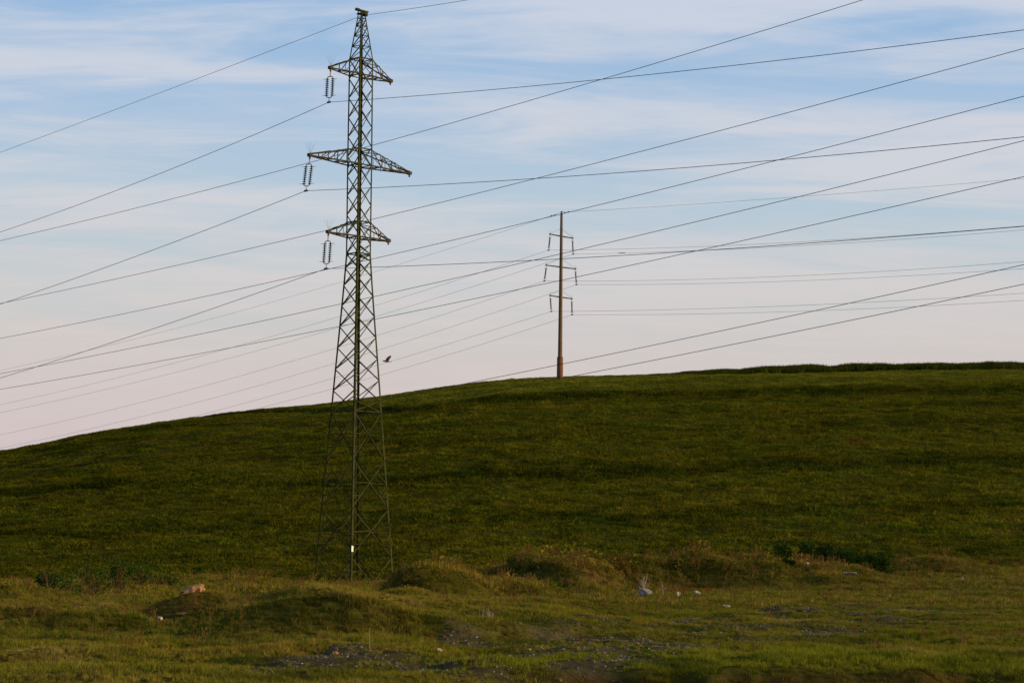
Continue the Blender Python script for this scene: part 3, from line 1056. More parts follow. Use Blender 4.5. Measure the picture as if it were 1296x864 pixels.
m = MB()
ct = ctr(zt(14))
m.box(ct + Vector((0, 0, 0.0)), AX * 0.50, LY * 0.10, (0, 0, 0.05))
m.box(ct + Vector((0, 0, 0.06)) - AX * 0.35, AX * 0.16, LY * 0.05, (0, 0, 0.05))
m.box(ct + AX * 0.3 + Vector((0, 0, -0.18)), AX * 0.12, LY * 0.12, (0, 0, 0.12))
m.box(ct + Vector((0, 0, -0.2)), AX * 0.24, LY * 0.24, (0, 0, 0.03))
m.build('earth_wire_bracket', M_steel, pyl)

ARMS = [(96.8, 76, 2.54, 2.54, 1), (210.2, 190, 4.12, 4.30, 3), (301.5, 282, 2.52, 2.53, 1)]
TIPS = []
for (vb, vt, ll_, lr_, nb) in ARMS:
    for sg, ln in ((-1, ll_), (1, lr_)):
        m = MB()
        tip = ctr(zt(vb)) + AX * (sg * ln) + Vector((0, 0, 0.06))
        if sg < 0: TIPS.append(tip + Vector((0, 0, 0)))
        w = hw(vb)
        bots, tops = [], []
        for b in (-1, 1):
            B = ctr(zt(vb)) + AX * (sg * w) + LY * (b * w)
            T = ctr(zt(vt)) + AX * (sg * hw(vt)) + LY * (b * hw(vt))
            tb = tip + LY * (b * 0.10)
            tt_ = tip + LY * (b * 0.08) + Vector((0, 0, 0.16))
            m.angle(B, tb, 0.085, LY * -b, (0, 0, 1), 0.012)
            m.angle(T, tt_, 0.065, LY * -b, (0, 0, -1), 0.010)
            bots.append((B, tb)); tops.append((T, tt_))
            # verticals and diagonals of the side face
            prevT = T
            for i in range(1, nb + 1):
                f = i / (nb + 1)
                pb = B.lerp(tb, f); pt = T.lerp(tt_, f)
                m.angle(pb, pt, 0.045, AX * sg, LY * -b, 0.008)
                m.angle(prevT, pb, 0.045, LY * -b, (0, 0, 1), 0.008)
                prevT = pt
        nz = nb + 2
        for pr in (bots, tops):
            for i in range(nz):
                f0 = i / nz; f1 = (i + 1) / nz
                a_, b_ = (0, 1) if i % 2 == 0 else (1, 0)
                m.angle(pr[a_][0].lerp(pr[a_][1], f0), pr[b_][0].lerp(pr[b_][1], f1), 0.045, (0, 0, 1), AX, 0.008)
                if i: m.angle(pr[0][0].lerp(pr[0][1], f0), pr[1][0].lerp(pr[1][1], f0), 0.04, (0, 0, 1), AX, 0.008)
        arm = m.build('crossarm', M_steel_rust, pyl)
        m = MB()
        m.box(tip + Vector((0, 0, 0.07)), AX * 0.12, LY * 0.13, (0, 0, 0.10))
        m.box(tip + Vector((0, 0, -0.10)), AX * 0.05, LY * 0.03, (0, 0, 0.09))
        m.build('end_plate', M_steel_rust, arm)
        if sg < 0:
            m = MB()
            for i in range(6):
                an = -0.7 + 1.4 * i / 5 + random.Random(i + int(vb)).uniform(-0.08, 0.08)
                d = Vector((math.sin(an) * 0.75, math.sin(i * 2.1) * 0.25, 1)).normalized()
                p = tip + Vector((0, 0, 0.16)) + AX * 0.04
                m.tube([p, p + d * (0.72 + 0.12 * math.sin(i * 3))], 0.0042, 4)
            m.build('bird_spikes', M_spike, arm)
# number plate low on the front leg
m = MB()
fk = min(range(4), key=lambda k: corner(k, 600).y)
pc = corner(fk, 694) + Vector((0.0, -0.035, 0))
m.box(pc + AX * 0.06 + LY * 0.02, AX * 0.075, LY * 0.008, Vector((0, 0, 0.18)))
plate = m.build('number_plate', M_white, pyl)
plate['label'] = 'small white plate fixed low on the front leg'


# ------------------------------------------------------------------ double insulator strings on the pylon
def disc_prof(r, hh):
    return [(0, 0.028), (hh * 0.35, 0.045), (hh * 0.45, r), (hh * 0.62, r * 0.94), (hh * 0.75, 0.05), (hh, 0.028)]


PW = pyl.location
ATT = []
ins_labels = ['double insulator string hanging from the left end of the top crossarm', 'double insulator string hanging from the left end of the long middle crossarm', 'double insulator string hanging from the left end of the lowest pylon crossarm']
clamp_px = [(416.3, 129.5), (387.2, 241.5), (412.6, 340.0)]
for (tip, lab, (cu, cv)) in zip(TIPS, ins_labels, clamp_px):
    T = PW + tip + Vector((0, 0, -0.17))
    bot = at(cu, cv, T.y)
    root = empty('insulator_string', T)
    tag(root, lab, 'insulator', 'double insulator strings on the pylon')
    dn = (bot - T); ln = dn.length; dn.normalize()
    sd_ = (LY * 0.85 + AX * 0.5).normalized()
    m = MB(); m.tube([Vector((0, 0, 0.03)), dn * (ln * 0.16)], 0.03, 8); m.build('shackle', M_fit, root)
    y0 = ln * 0.16; y1 = ln * 0.86
    for (yy_, sg, nm) in ((y0, 1, 'top_yoke'), (y1, -1, 'bottom_yoke')):
        m = MB()
        arc = []
        for i in range(9):
            an = PI * i / 8
            arc.append(dn * (yy_ + sg * 0.02 + sg * (0.10 - 0.11 * math.sin(an))) + sd_ * (0.19 * math.cos(an)))
        m.tube(arc, 0.032, 6)
        m.build(nm, M_fit, root)
    nd_ = 9
    ya = y0 + 0.12; yb = y1 - 0.10
    hh = (yb - ya) / nd_
    for sg in (-1, 1):
        m = MB(); m.tube([dn * ya + sd_ * 0.185 * sg, dn * yb + sd_ * 0.185 * sg], 0.022, 8)
        ch = m.build('insulator_chain', M_disc, root)
        for i in range(nd_):
            m = MB(); m.lathe(dn * (ya + hh * i) + sd_ * 0.185 * sg, dn, disc_prof(0.125, hh * 0.98), 12)
            m.build('disc', M_disc, ch, True)
        for yq in (ya + hh * 0.5, yb - hh * 0.4):
            m = MB(); m.tube([dn * yq + sd_ * 0.15 * sg, dn * yq + sd_ * 0.42 * sg, dn * (yq - 0.03) + sd_ * 0.47 * sg], 0.012, 5)
            m.build('arcing_horn', M_spike, root)
    m = MB(); m.tube([dn * (y1 + 0.06), dn * (ln - 0.02)], 0.028, 6)
    c = bot - T
    m.box(c, LY * 0.16, AX * 0.045, (0, 0, 0.05))
    m.build('wire_clamp', M_darkmetal, root)
    ATT.append(bot)

# ------------------------------------------------------------------ concrete pole on the hilltop
PD = 268.0
PXp = at(708.6, 470, PD).x
PZ0 = H(PXp, PD) - 0.3
pole = empty('concrete_pole', (PXp, PD, PZ0))
tag(pole, 'slender brown concrete power pole with three short crossarms on the hilltop', 'pole')


def zp(v): return at(709, v, PD).z - PZ0


lean_p = (at(710.7, 269, PD).x - at(708.6, 470, PD).x) / (zp(269) - zp(470))


def pc_(v):
    z = zp(v); return Vector((lean_p * z, 0, z))


ppm = F / PD
m = MB()
m.lathe((0, 0, 0), (0, 0, 1), [(0, 3.2 / ppm), (0.2, 3.2 / ppm)], 16)
m.V = []; m.F = []
pts = [pc_(v) for v in (480, 451, 400, 350, 300, 270)]
m.tube([Vector((0, 0, -0.5))] + pts, [3.0 / ppm, 3.0 / ppm, 2.85 / ppm, 2.5 / ppm, 2.2 / ppm, 1.85 / ppm, 1.6 / ppm], 18)
m.build('shaft', M_conc, pole, True)
m = MB()
m.tube([Vector((0, 0, -0.5)), pc_(470), pc_(452.5), pc_(451)], [4.0 / ppm, 4.0 / ppm, 3.9 / ppm, 3.2 / ppm], 18)
m.build('base_sleeve', M_sleeve, pole, True)
m = MB()
m.tube([pc_(271), pc_(267.5)], 0.07, 8); m.box(pc_(268), LY * 0.18, AX * 0.05, (0, 0, 0.05))
m.build('top_cap', M_darkmetal, pole)
PW2 = pole.location
P_ARMS = [(299, (696.4, 296.4), (724.5, 301.4), 289), (338, (691.6, 335.6), (728.2, 340.3), 327.5), (376, (696.4, 374.0), (723.6, 378.0), 367)]
C_ATT = {}
P_STR = [((694.3, 316.6), (725.4, 321.6)), ((689.0, 355.5), (729.6, 360.2)), ((697.8, 394.0), (724.0, 398.2))]
P_NAMES = ['top', 'middle', 'lowest']
for i, ((vc, lp, rp, vs_), sp) in enumerate(zip(P_ARMS, P_STR)):
    for sg, pp, bt in ((-1, lp, sp[0]), (1, rp, sp[1])):
        # end of the arm lies on the vertical plane through the pole along AX
        s_p, e_p = ray(*pp)
        k = (s_p * PD - PXp - lean_p * zp(vc)) / (AX.x - s_p * AX.y)
        tipw = Vector((PXp + lean_p * zp(vc) + k * AX.x, PD + k * AX.y, 0)); tipw.z = EYE + e_p * tipw.y
        tip = tipw - PW2
        cc = pc_(vc)
        m = MB(); m.tube([cc, tip + Vector((0, 0, 0.0))], [0.10, 0.07], 6)
        m.box(tip, AX * 0.12, LY * 0.09, (0, 0, 0.09))
        arm = m.build('crossarm', M_darkmetal, pole)
        m = MB(); m.tube([pc_(vs_), tip + Vector((0, 0, 0.08))], 0.018, 5); m.build('stay_rod', M_spike, pole)
        m = MB()
        for j in range(3):
            d = Vector((-0.25 + 0.25 * j, 0, 1)).normalized(); m.tube([tip, tip + d * 0.55], 0.006, 4)
        m.build('bird_spikes', M_spike, arm)
        T = tipw + Vector((0, 0, -0.09)); bot = at(bt[0], bt[1], tipw.y)
        C_ATT[(i, sg)] = bot
        root = empty('insulator_string', T)
        tag(root, 'single insulator string on the %s end of the %s crossarm of the hilltop pole' % ('left' if sg < 0 else 'right', P_NAMES[i]), 'insulator', 'insulator strings on the concrete pole')
        dn = bot - T; ln = dn.length; dn.normalize()
        m = MB(); m.tube([Vector((0, 0, 0.05)), dn * (ln * 0.97)], 0.03, 6); m.build('rod', M_spike, root)
        m = MB(); prof = []
        for q in range(9):
            yq = ln * (0.17 + 0.68 * q / 9); hq = ln * 0.68 / 9
            prof += [(yq, 0.06), (yq + hq * 0.5, 0.13), (yq + hq * 0.8, 0.06)]
        m.lathe((0, 0, 0), dn, prof, 10); m.build('disc_stack', M_disc, root)
        for f in (0.15, 0.87):
            m = MB(); m.tube([dn * ln * f - AX * 0.34, dn * ln * f + AX * 0.34], 0.02, 4)
            m.build('arcing_horn', M_spike, root)
        m = MB(); m.box(dn * ln, LY * 0.15, AX * 0.06, (0, 0, 0.07)); m.build('wire_clamp', M_darkmetal, root)


# ------------------------------------------------------------------ wires
def plane_pt(u, v, o, d):
    """where the sight line through (u,v) meets the vertical plane through o along d"""
    s, e = ray(u, v)
    # o + k d = (s y, y)
    k = (s * o.y - o.x) / (d.x - s * d.y)
    y = o.y + k * d.y
    return k, EYE + e * y


def wire(name_label, o, spans, rad, d=LY, ext=90, group=None, splice=None):
    """spans: list of lists of photo pixels; each span is one hanging curve in the plane"""
    full = []
    for sp in spans:
        kz = sorted(plane_pt(u, v, o, d) for u, v in sp)
        ks = np.array([a[0] for a in kz]); zs = np.array([a[1] for a in kz])
        wts = np.ones(len(ks))
        for (u, v) in sp:
            kk, zz = plane_pt(u, v, o, d)
            if abs(kk) < 0.5: wts[np.argmin(abs(ks - kk))] = 30
        co = np.polyfit(ks, zs, 2, w=wts)
        if co[0] < 0: co = np.polyfit(ks, zs, 1, w=wts)
        k0, k1 = ks.min(), ks.max()
        if len(spans) == 1: k0 -= ext; k1 += ext
        elif abs(k0) < 0.5 or (k0 + k1) > 0: k0 = max(k0, 0.0) if abs(k0) < 0.5 else k0; k1 += ext
        else: k1 = min(k1, 0.0) if abs(k1) < 0.5 else k1; k0 -= ext
        kk = np.linspace(k0, k1, 60)
        full += [(k, np.polyval(co, k)) for k in kk]
    full.sort()
    pts = []
    for k, z in full:
        p = Vector((o.x + k * d.x, o.y + k * d.y, z))
        if not pts or (p - pts[-1]).length > 0.15: pts.append(p)
    org = pts[len(pts) // 2].copy()
    m = MB(); m.tube([p - org for p in pts], rad, 6)
    wo = m.build('power_line', M_wire, None, True); wo.location = org
    tag(wo, name_label, 'cable', group)
    if splice:
        k, z = plane_pt(splice[0], splice[1], o, d)
        zc = np.interp(k, [f[0] for f in full], [f[1] for f in full])
        pts2 = []
        for q in (-0.55, 0.55):
            zz = np.interp(k + q, [f[0] for f in full], [f[1] for f in full])
            pts2.append(Vector((o.x + (k + q) * d.x, o.y + (k + q) * d.y, zz)) - org)
        m = MB(); m.tube(pts2, rad * 3, 8); m.build('splice_sleeve', M_wire, wo)
    return wo


GA = 'wires carried by the lattice pylon'
RA = 0.017
oE = PW + ctr(zt(19))
wire('topmost wire, running over the very tip of the lattice pylon', oE, [[(0, 193.8), (145.8, 136.5), (215, 113), (295, 84), (432, 30.6), (454, 21.8), (459, 19.8)], [(459, 19.8), (470, 18.6), (540, 8.3), (593, 0)]], RA * 0.8, group=GA)
wire('wire held by the insulator string of the top pylon crossarm', ATT[0], [[(0, 294), (184, 225.7), (302, 181), (416.3, 129.5)], [(416.3, 129.5), (472.8, 126.3), (540, 120.7), (735, 103), (864, 90.2), (1080, 65.3), (1296, 38.3)]], RA, group=GA)
wire('wire held by the insulator string of the long middle pylon crossarm', ATT[1], [[(0, 384.9), (215, 308.8), (288, 280), (387.2, 241.5)], [(387.2, 241.5), (472.8, 238), (540, 234.2), (864, 212.5), (1080, 194.3), (1296, 173.3)]], RA, group=GA)
wire('wire held by the insulator string of the lowest pylon crossarm', ATT[2], [[(0, 477.9), (147.6, 432.8), (291.7, 380.7), (412.6, 340)], [(412.6, 340), (471.4, 338.6), (540, 335.5), (650, 330.5), (712, 327), (916, 315.8), (1080, 303.7), (1296, 286.2)]], RA, group=GA)

GB = 'wires of the line crossing behind the pylon'
oB = Vector((0, 152, 0))
RB = 0.021
B_lines = [
    ('wire passing behind the pylon just above its middle crossarm and out at the top edge', [(0, 304.8), (21.5, 299), (243, 247.5), (383.7, 207.3), (471.6, 183.6), (540, 163.9), (864, 70.5), (1093, 0)]),
    ('wire passing behind the pylon just above its lowest crossarm, above the pole tip', [(0, 384.5), (138.9, 354), (288, 321), (412.5, 292), (470, 277.8), (540, 260.6), (864, 178.5), (1080, 121), (1296, 60.8)]),
    ('wire passing behind the pylon waist and grazing the tip of the hilltop pole', [(0, 428.5), (173.6, 392.8), (370, 351), (435, 335.8), (471.4, 328), (540, 312), (700, 273.3), (864, 233.5), (1080, 178.5), (1296, 121.5)]),
    ('wire passing behind the hilltop pole between its top and middle crossarms', [(0, 473), (45, 464), (200, 433.7), (416, 387.5), (473.5, 374.9), (540, 360.7), (700, 323.8), (864, 284.7), (1080, 232.8), (1296, 177.5)]),
    ('wire crossing the hilltop pole between its middle and lowest crossarms', [(0, 492.7), (200, 457), (416, 415.5), (475.5, 403.8), (540, 390.5), (700, 357.3), (916, 309.7), (1080, 273.4), (1296, 223.3)]),
    ('upper of the two low wires, crossing the base sleeve of the hilltop pole', [(0, 592), (210, 555.5), (337, 531), (410, 519), (480, 507), (513, 501.7), (546.7, 494), (598, 484.5), (700, 463.7), (916, 418), (1080, 383), (1296, 333.5)]),
    ('lowest wire on the right, meeting the hill beside the foot of the pole', [(0, 606), (170, 573.5), (340, 544), (480, 519), (580, 502.5), (646.7, 491), (695, 481), (720, 475.8), (916, 438), (1080, 404), (1296, 357)]),
]
for lab, px in B_lines:
    wire(lab, oB, [px], RB, group=GB)

GC = 'thin wires of the hilltop pole line'
RC = 0.016
oC = PW2 + pc_(269)
wire('faint top wire fixed to the very tip of the hilltop pole', oC, [[(0, 468.6), (200, 421.5), (353, 380), (432, 357), (506, 333.5), (610, 301), (666.7, 283), (710.5, 268.8)], [(710.5, 268.8), (735, 266.5), (916, 256.2), (1080, 243.7), (1296, 226)]], RC * 0.9, group=GC)
C_defs = [
    ((0, -1), 'thin wire from the left end of the top crossarm of the hilltop pole', [(0, 512), (200, 465), (300, 437.5), (416, 404), (500, 380), (646.7, 331.7)], [(916, 311.2), (1080, 301.8), (1296, 286)], None),
    ((0, 1), 'thin wire with a splice, from the right end of the top arm of the pole', [(0, 522), (200, 476.5), (416, 418.5), (500, 392.8), (706.7, 328)], [(795, 319.8), (916, 316.2), (1080, 306.6), (1296, 291)], (787, 319.8)),
    ((1, -1), 'thin wire from the left end of the middle crossarm of the hilltop pole', [(0, 550.3), (200, 503), (416, 443), (500, 418), (575, 394)], [(735, 355.2), (916, 352.5), (1080, 345.7), (1296, 331)], None),
    ((1, 1), 'thin wire from the right end of the middle crossarm of the hilltop pole', [(16, 563.7), (200, 521.5), (416, 462), (500, 436.7), (703, 368.3)], [(916, 358.5), (1080, 352.2), (1296, 340)], None),
    ((2, -1), 'thin wire from the left end of the lowest crossarm of the hilltop pole', [(258, 523.7), (416, 480), (480, 461), (500, 456.3)], [(916, 390), (1080, 383.3), (1296, 371)], None),
    ((2, 1), 'lowest thin wire, from the right end of the lowest crossarm of the pole', [(315, 519.5), (416, 493.3), (500, 469.2), (703, 404)], [(916, 396.3), (1080, 391.7), (1296, 380)], None),
]
for key, lab, lpx, rpx, spl in C_defs:
    o = C_ATT[key]; i, sg = key
    ap = P_STR[i][0 if sg < 0 else 1]
    wire(lab, o, [lpx + [ap], [ap] + rpx], RC, group=GC, splice=spl)
# vibration dampers by the pole tip
for (u, v, lab) in ((700.5, 272.3, 'small damper clipped to the top wire left of the pole tip'), (717, 268.2, 'small damper clipped to the top wire right of the pole tip')):
    k, z = plane_pt(u, v, oC, LY)
    p = Vector((oC.x + k * LY.x, oC.y + k * LY.y, z - 0.03))
    root = empty('wire_damper', p)
    tag(root, lab, 'damper', 'dampers on the top wire')
    m = MB(); m.tube([-LY * 0.32, LY * 0.32], 0.02, 5); m.build('damper_rod', M_darkmetal, root)
    for sg in (-1, 1):
        m = MB(); m.tube([LY * 0.28 * sg, LY * 0.52 * sg], 0.06, 8); m.build('damper_weight', M_darkmetal, root)

# ------------------------------------------------------------------ bird
def skin_obj(name, verts, edges, radii, mat, parent=None, sub=2):
    me = bpy.data.meshes.new(name)
    me.from_pydata(verts, edges, [])
    o = link(name, me, mat, parent)
    sm = o.modifiers.new('skin', 'SKIN')
    for i, r in enumerate(radii):
        me.skin_vertices[0].data[i].radius = r if hasattr(r, '__len__') else (r, r)
    me.skin_vertices[0].data[0].use_root = True
    ss = o.modifiers.new('sub', 'SUBSURF'); ss.levels = sub; ss.render_levels = sub
    return o


bp_ = at(489.5, 457.2, 112)
bird = empty('flying_bird', bp_)
bird.scale = (1.2, 1.2, 1.2)
tag(bird, 'small brown bird flying left beside the pylon with its wing raised', 'bird')
Vb = [(0.02, 0, 0), (-0.07, 0, 0.008), (-0.13, 0, 0.022), (-0.165, 0, 0.026), (-0.20, 0, 0.02), (0.09, 0, -0.005), (0.15, 0, -0.012), (0.23, 0, -0.02)]
skin_obj('body', Vb, [(0, 1), (1, 2), (2, 3), (3, 4), (0, 5), (5, 6), (6, 7)], [(0.05, 0.045), (0.048, 0.045), (0.033, 0.03), (0.03, 0.028), (0.006, 0.006), (0.034, 0.03), (0.02, 0.012), (0.035, 0.006)], M_bird, bird)
for sg in (-1, 1):
    m = MB()
    # raised wing: shoulder to wrist to tip, with a trailing edge of feather tips
    lead = [Vector((-0.07, 0.03 * sg, 0.03)), Vector((-0.02, 0.10 * sg, 0.13)), Vector((0.07, 0.15 * sg, 0.21)), Vector((0.19, 0.19 * sg, 0.265))]
    trail = [Vector((0.07, 0.03 * sg, 0.015)), Vector((0.10, 0.09 * sg, 0.075)), Vector((0.14, 0.14 * sg, 0.15)), Vector((0.20, 0.19 * sg, 0.245))]
    th = Vector((0.004, 0.008 * sg, -0.004))
    V = []
    for a_, b_ in zip(lead, trail): V += [a_, b_, a_ + th, b_ + th]
    Fc = []
    for i in range(3):
        b0 = i * 4; b1 = b0 + 4
        Fc += [(b0, b0 + 1, b1 + 1, b1), (b0 + 2, b1 + 2, b1 + 3, b0 + 3), (b0, b1, b1 + 2, b0 + 2), (b0 + 1, b0 + 3, b1 + 3, b1 + 1)]
    Fc += [(0, 2, 3, 1), (12, 13, 15, 14)]
    m._add(V, Fc)
    m.build('wing', M_wing, bird)


# ------------------------------------------------------------------ rocks
def rock(u, v, Y, sx, sy, sz, mat, label, seed, rz=0.0, tilt=0.0, sub=3, lift=0.3, planes=16, ground=True):
    r = np.random.default_rng(seed)
    if seed != 8: sx, sy, sz = sx * 1.2, sy * 1.2, sz * 1.2
    V, Fa = ico(sub)
    for k in range(planes):                     # knock flat facets off the lump
        n_ = r.normal(size=3); n_ /= np.linalg.norm(n_)
        d = r.uniform(0.42, 0.8)
        h_ = V @ n_
        V = V - np.where(h_ > d, h_ - d, 0)[:, None] * n_[None]
    V = V + 0.03 * r.normal(size=V.shape)
    V = V * np.array([sx, sy, sz])
    me = mesh_np('rock', V, Fa, False)
    o = link('rock', me, mat)
    x = ray(u, v)[0] * Y
    g_ = H(x, Y); zc = at(u, v, Y).z
    o.location = (x, Y, min(max(zc, g_), g_ + sz * 0.5 + 0.03) + (0.06 if zc < g_ + 0.03 else 0))
    o.rotation_euler = (tilt, tilt * 0.5, rz)
    tag(o, label, 'rock', 'rocks lying in the grass')
    return o


for (u, v, Y, sx, sy, sz, mt, lab, seed, rz, tl) in rocks:
    rock(u, v, Y, sx, sy, sz, mt, lab, seed, rz, tl)


# the sandstone slab: two cracked layers, tapering into the mound at its left
sxw = PX(247, 46.2)
slab = empty('rock', (sxw, 46.2, H(sxw, 46.2) + 0.02))
slab.scale = (1.05, 1.0, 1.35)
tag(slab, 'orange layered sandstone slab lying on top of the left mound', 'rock', 'rocks lying in the grass')
for nm, z0, z1, w0, w1, dp, off, sdd in (('lower_layer', -0.12, 0.13, -0.34, 0.27, 0.24, 0.0, 3), ('upper_layer', 0.135, 0.25, -0.20, 0.25, 0.20, 0.03, 5)):
    rr = np.random.default_rng(sdd)
    nx, ny, nz = 9, 5, 3
    V = []; ix = {}
    for a_ in range(nx):
        for b_ in range(ny):
            for c_ in range(nz):
                if 0 < a_ < nx - 1 and 0 < b_ < ny - 1 and 0 < c_ < nz - 1: continue
                fx = a_ / (nx - 1); fy = b_ / (ny - 1); fz = c_ / (nz - 1)
                tp = z0 + (z1 - z0) * fz * (0.35 + 0.65 * min(1, fx * 1.9))
                ix[(a_, b_, c_)] = len(V)
                V.append((w0 + (w1 - w0) * fx + off + rr.normal() * 0.014 + 0.03 * math.sin(fy * 5 + c_), (fy - 0.5) * 2 * dp * (0.55 + 0.45 * math.sin(0.4 + 2.2 * fx)) + rr.normal() * 0.014, tp + rr.normal() * 0.010))
    Fc = []
    def q4(p, q, u_, v_): Fc.append((ix[p], ix[q], ix[u_], ix[v_]))
    for a_ in range(nx - 1):
        for b_ in range(ny - 1):
            q4((a_, b_, nz - 1), (a_ + 1, b_, nz - 1), (a_ + 1, b_ + 1, nz - 1), (a_, b_ + 1, nz - 1)); q4((a_, b_ + 1, 0), (a_ + 1, b_ + 1, 0), (a_ + 1, b_, 0), (a_, b_, 0))
        for c_ in range(nz - 1):
            q4((a_, 0, c_), (a_ + 1, 0, c_), (a_ + 1, 0, c_ + 1), (a_, 0, c_ + 1)); q4((a_, ny - 1, c_ + 1), (a_ + 1, ny - 1, c_ + 1), (a_ + 1, ny - 1, c_), (a_, ny - 1, c_))
    for b_ in range(ny - 1):
        for c_ in range(nz - 1):
            q4((0, b_, c_ + 1), (0, b_ + 1, c_ + 1), (0, b_ + 1, c_), (0, b_, c_)); q4((nx - 1, b_, c_), (nx - 1, b_ + 1, c_), (nx - 1, b_ + 1, c_ + 1), (nx - 1, b_, c_ + 1))
    m = MB(); m._add(V, Fc); m.build(nm, M_rock_s, slab)
slab.rotation_euler = (0, RAD(-6), RAD(18))

# ------------------------------------------------------------------ shrubs, weeds and dead stems
def leaf_cloud(R, n, size, rx, ry, h, lumps=6, seed=0):
    r = np.random.default_rng(seed)
    cs = [(r.uniform(-0.6, 0.6) * rx, r.uniform(-0.6, 0.6) * ry, h * r.uniform(0.3, 0.75), r.uniform(0.28, 0.5)) for _ in range(lumps)]
    V, Fa = [], []
    for k in range(n):
        c = cs[r.integers(0, lumps)]
        d = r.normal(size=3); d /= np.linalg.norm(d)
        q = r.uniform(0.35, 1.0) ** 0.5
        p = np.array([c[0] + d[0] * rx * c[3] * q, c[1] + d[1] * ry * c[3] * q, c[2] + d[2] * h * c[3] * q])
        p[2] = max(p[2], 0.03)
        a = r.normal(size=3); a[2] = abs(a[2]) * 0.6; a /= np.linalg.norm(a)
        b = np.cross(a, r.normal(size=3)); b /= np.linalg.norm(b)
        s = size * r.uniform(0.6, 1.3)
        n0 = len(V)
        V += [p, p + a * s * 0.5 + b * s * 0.3, p + a * s, p + a * s * 0.5 - b * s * 0.3]
        Fa.append((n0, n0 + 1, n0 + 2, n0 + 3))
    return np.array(V), np.array(Fa), cs


def shrub(u, Y, wpx, hpx, label, seed, mat=M_leaf, group=None, dens=1.0, lf=0.10, name='shrub', dz=0.0):
    x = PX(u, Y)
    base = Vector((x, Y, H(x, Y) - 0.05 + dz))
    k = F / Y
    rx = wpx / k * 0.5; h = hpx / k; ry = rx * 0.9
    root = empty(name, base)
    tag(root, label, 'shrub' if name == 'shrub' else 'weed', group)
    V, Fa, cs = leaf_cloud(None, int(1700 * dens * max(0.5, rx)), lf, rx, ry, h, 9, seed)
    me = mesh_np('foliage', V, Fa)
    link('foliage', me, mat, root)
    m = MB()
    for c in cs:
        p1 = Vector((c[0] * 0.5, c[1] * 0.5, c[2] * 0.5)); p2 = Vector((c[0], c[1], c[2] + h * c[3] * 0.6))
        m.tube([Vector((c[0] * 0.1, c[1] * 0.1, 0)), p1, p2], [0.018, 0.013, 0.006], 5)
    m.build('stems', M_stem, root)
    return root


RG = 'dark shrubs along the bank at the right'
for (u, Y, w, hp, lab, sd0) in [
    (967, 98, 36, 30, 'low dark shrub at the left end of the right-hand row', 1),
    (992, 98, 36, 40, 'tall dark shrub, second from the left in the right-hand row', 2),
    (1024, 98.5, 30, 40, 'dark shrub with an upright tip right of the tallest one', 3),
    (1042, 98.5, 32, 38, 'narrow dark shrub in the middle of the right-hand row', 4),
    (1064, 99, 44, 40, 'broad dark shrub right of the middle of the row', 5),
    (1088, 99.5, 40, 40, 'rounded dark shrub near the right end of the row', 6),
    (1112, 100, 44, 36, 'lowest dark shrub at the right end of the row', 7)]:
    shrub(u, Y, w, hp, lab, sd0, group=RG, lf=0.11, dens=1.5)
shrub(998, 93, 22, 9, 'small dark shrub on the slope below the right-hand row', 8, lf=0.09)
LG = 'bushes in the hollow at the left'
for (u, Y, w, hp, lab, sd0, mt) in [
    (66, 64, 40, 26, 'low dark bush at the far left beside the reed clump', 11, M_leaf),
    (93, 66, 46, 34, 'broad green bush, second from the left of the hollow', 12, M_leaf4),
    (124, 68, 44, 42, 'tallest green bush above the left hollow', 13, M_leaf4),
    (152, 70, 46, 38, 'leafy bush with brown stems right of the tallest left bush', 14, M_leaf),
    (186, 72, 40, 32, 'dark bush near the right end of the left row', 15, M_leaf4),
    (218, 77, 46, 24, 'low bush at the right end of the left row', 16, M_leaf4),
    (262, 92, 50, 20, 'flat leafy patch behind the sandstone slab', 17, M_leaf4),
    (306, 94, 50, 18, 'flat leafy patch between the sandstone slab and the pylon', 18, M_leaf2)]:
    shrub(u, Y, w, hp, lab, sd0, mt, LG, 0.62, 0.085)
shrub(620, 100, 34, 16, 'dark green bush in the gap between the middle mounds', 21, M_leaf, None, 1.0, 0.08)
shrub(645, 100, 30, 12, 'low dark bush right behind the rounded middle mound', 22, M_leaf, None, 1.0, 0.08)
shrub(500, 92, 28, 12, 'low green bush just right of the pylon foot', 23, M_leaf2, None, 1.0, 0.07)
shrub(745, 86.5, 26, 9, 'small green bush on top of the right-centre mound', 24, M_leaf2, None, 0.8, 0.07)
shrub(1255, 117, 12, 20, 'small upright dark shrub at the far right', 25, M_leaf3, None, 0.6, 0.08)
shrub(1195, 110, 36, 15, 'dry brown brush on the reddish mound at the right', 26, M_leaf3, None, 0.8, 0.08)
shrub(1160, 110, 36, 11, 'low russet brush left of the dry brown one', 27, M_leaf3, None, 0.8, 0.08)
shrub(1236, 28.0, 60, 15, 'ragged leafy weed at the edge of the ditch, bottom right', 31, M_leaf2, None, 0.9, 0.035, 'weed')
shrub(1288, 27.3, 60, 20, 'dark leafy weed in the bottom right corner', 32, M_leaf2, None, 1.1, 0.035, 'weed')
shrub(1186, 26.5, 50, 22, 'yellowish weed growing from the ditch bank', 33, M_leaf2, None, 0.9, 0.03, 'weed')


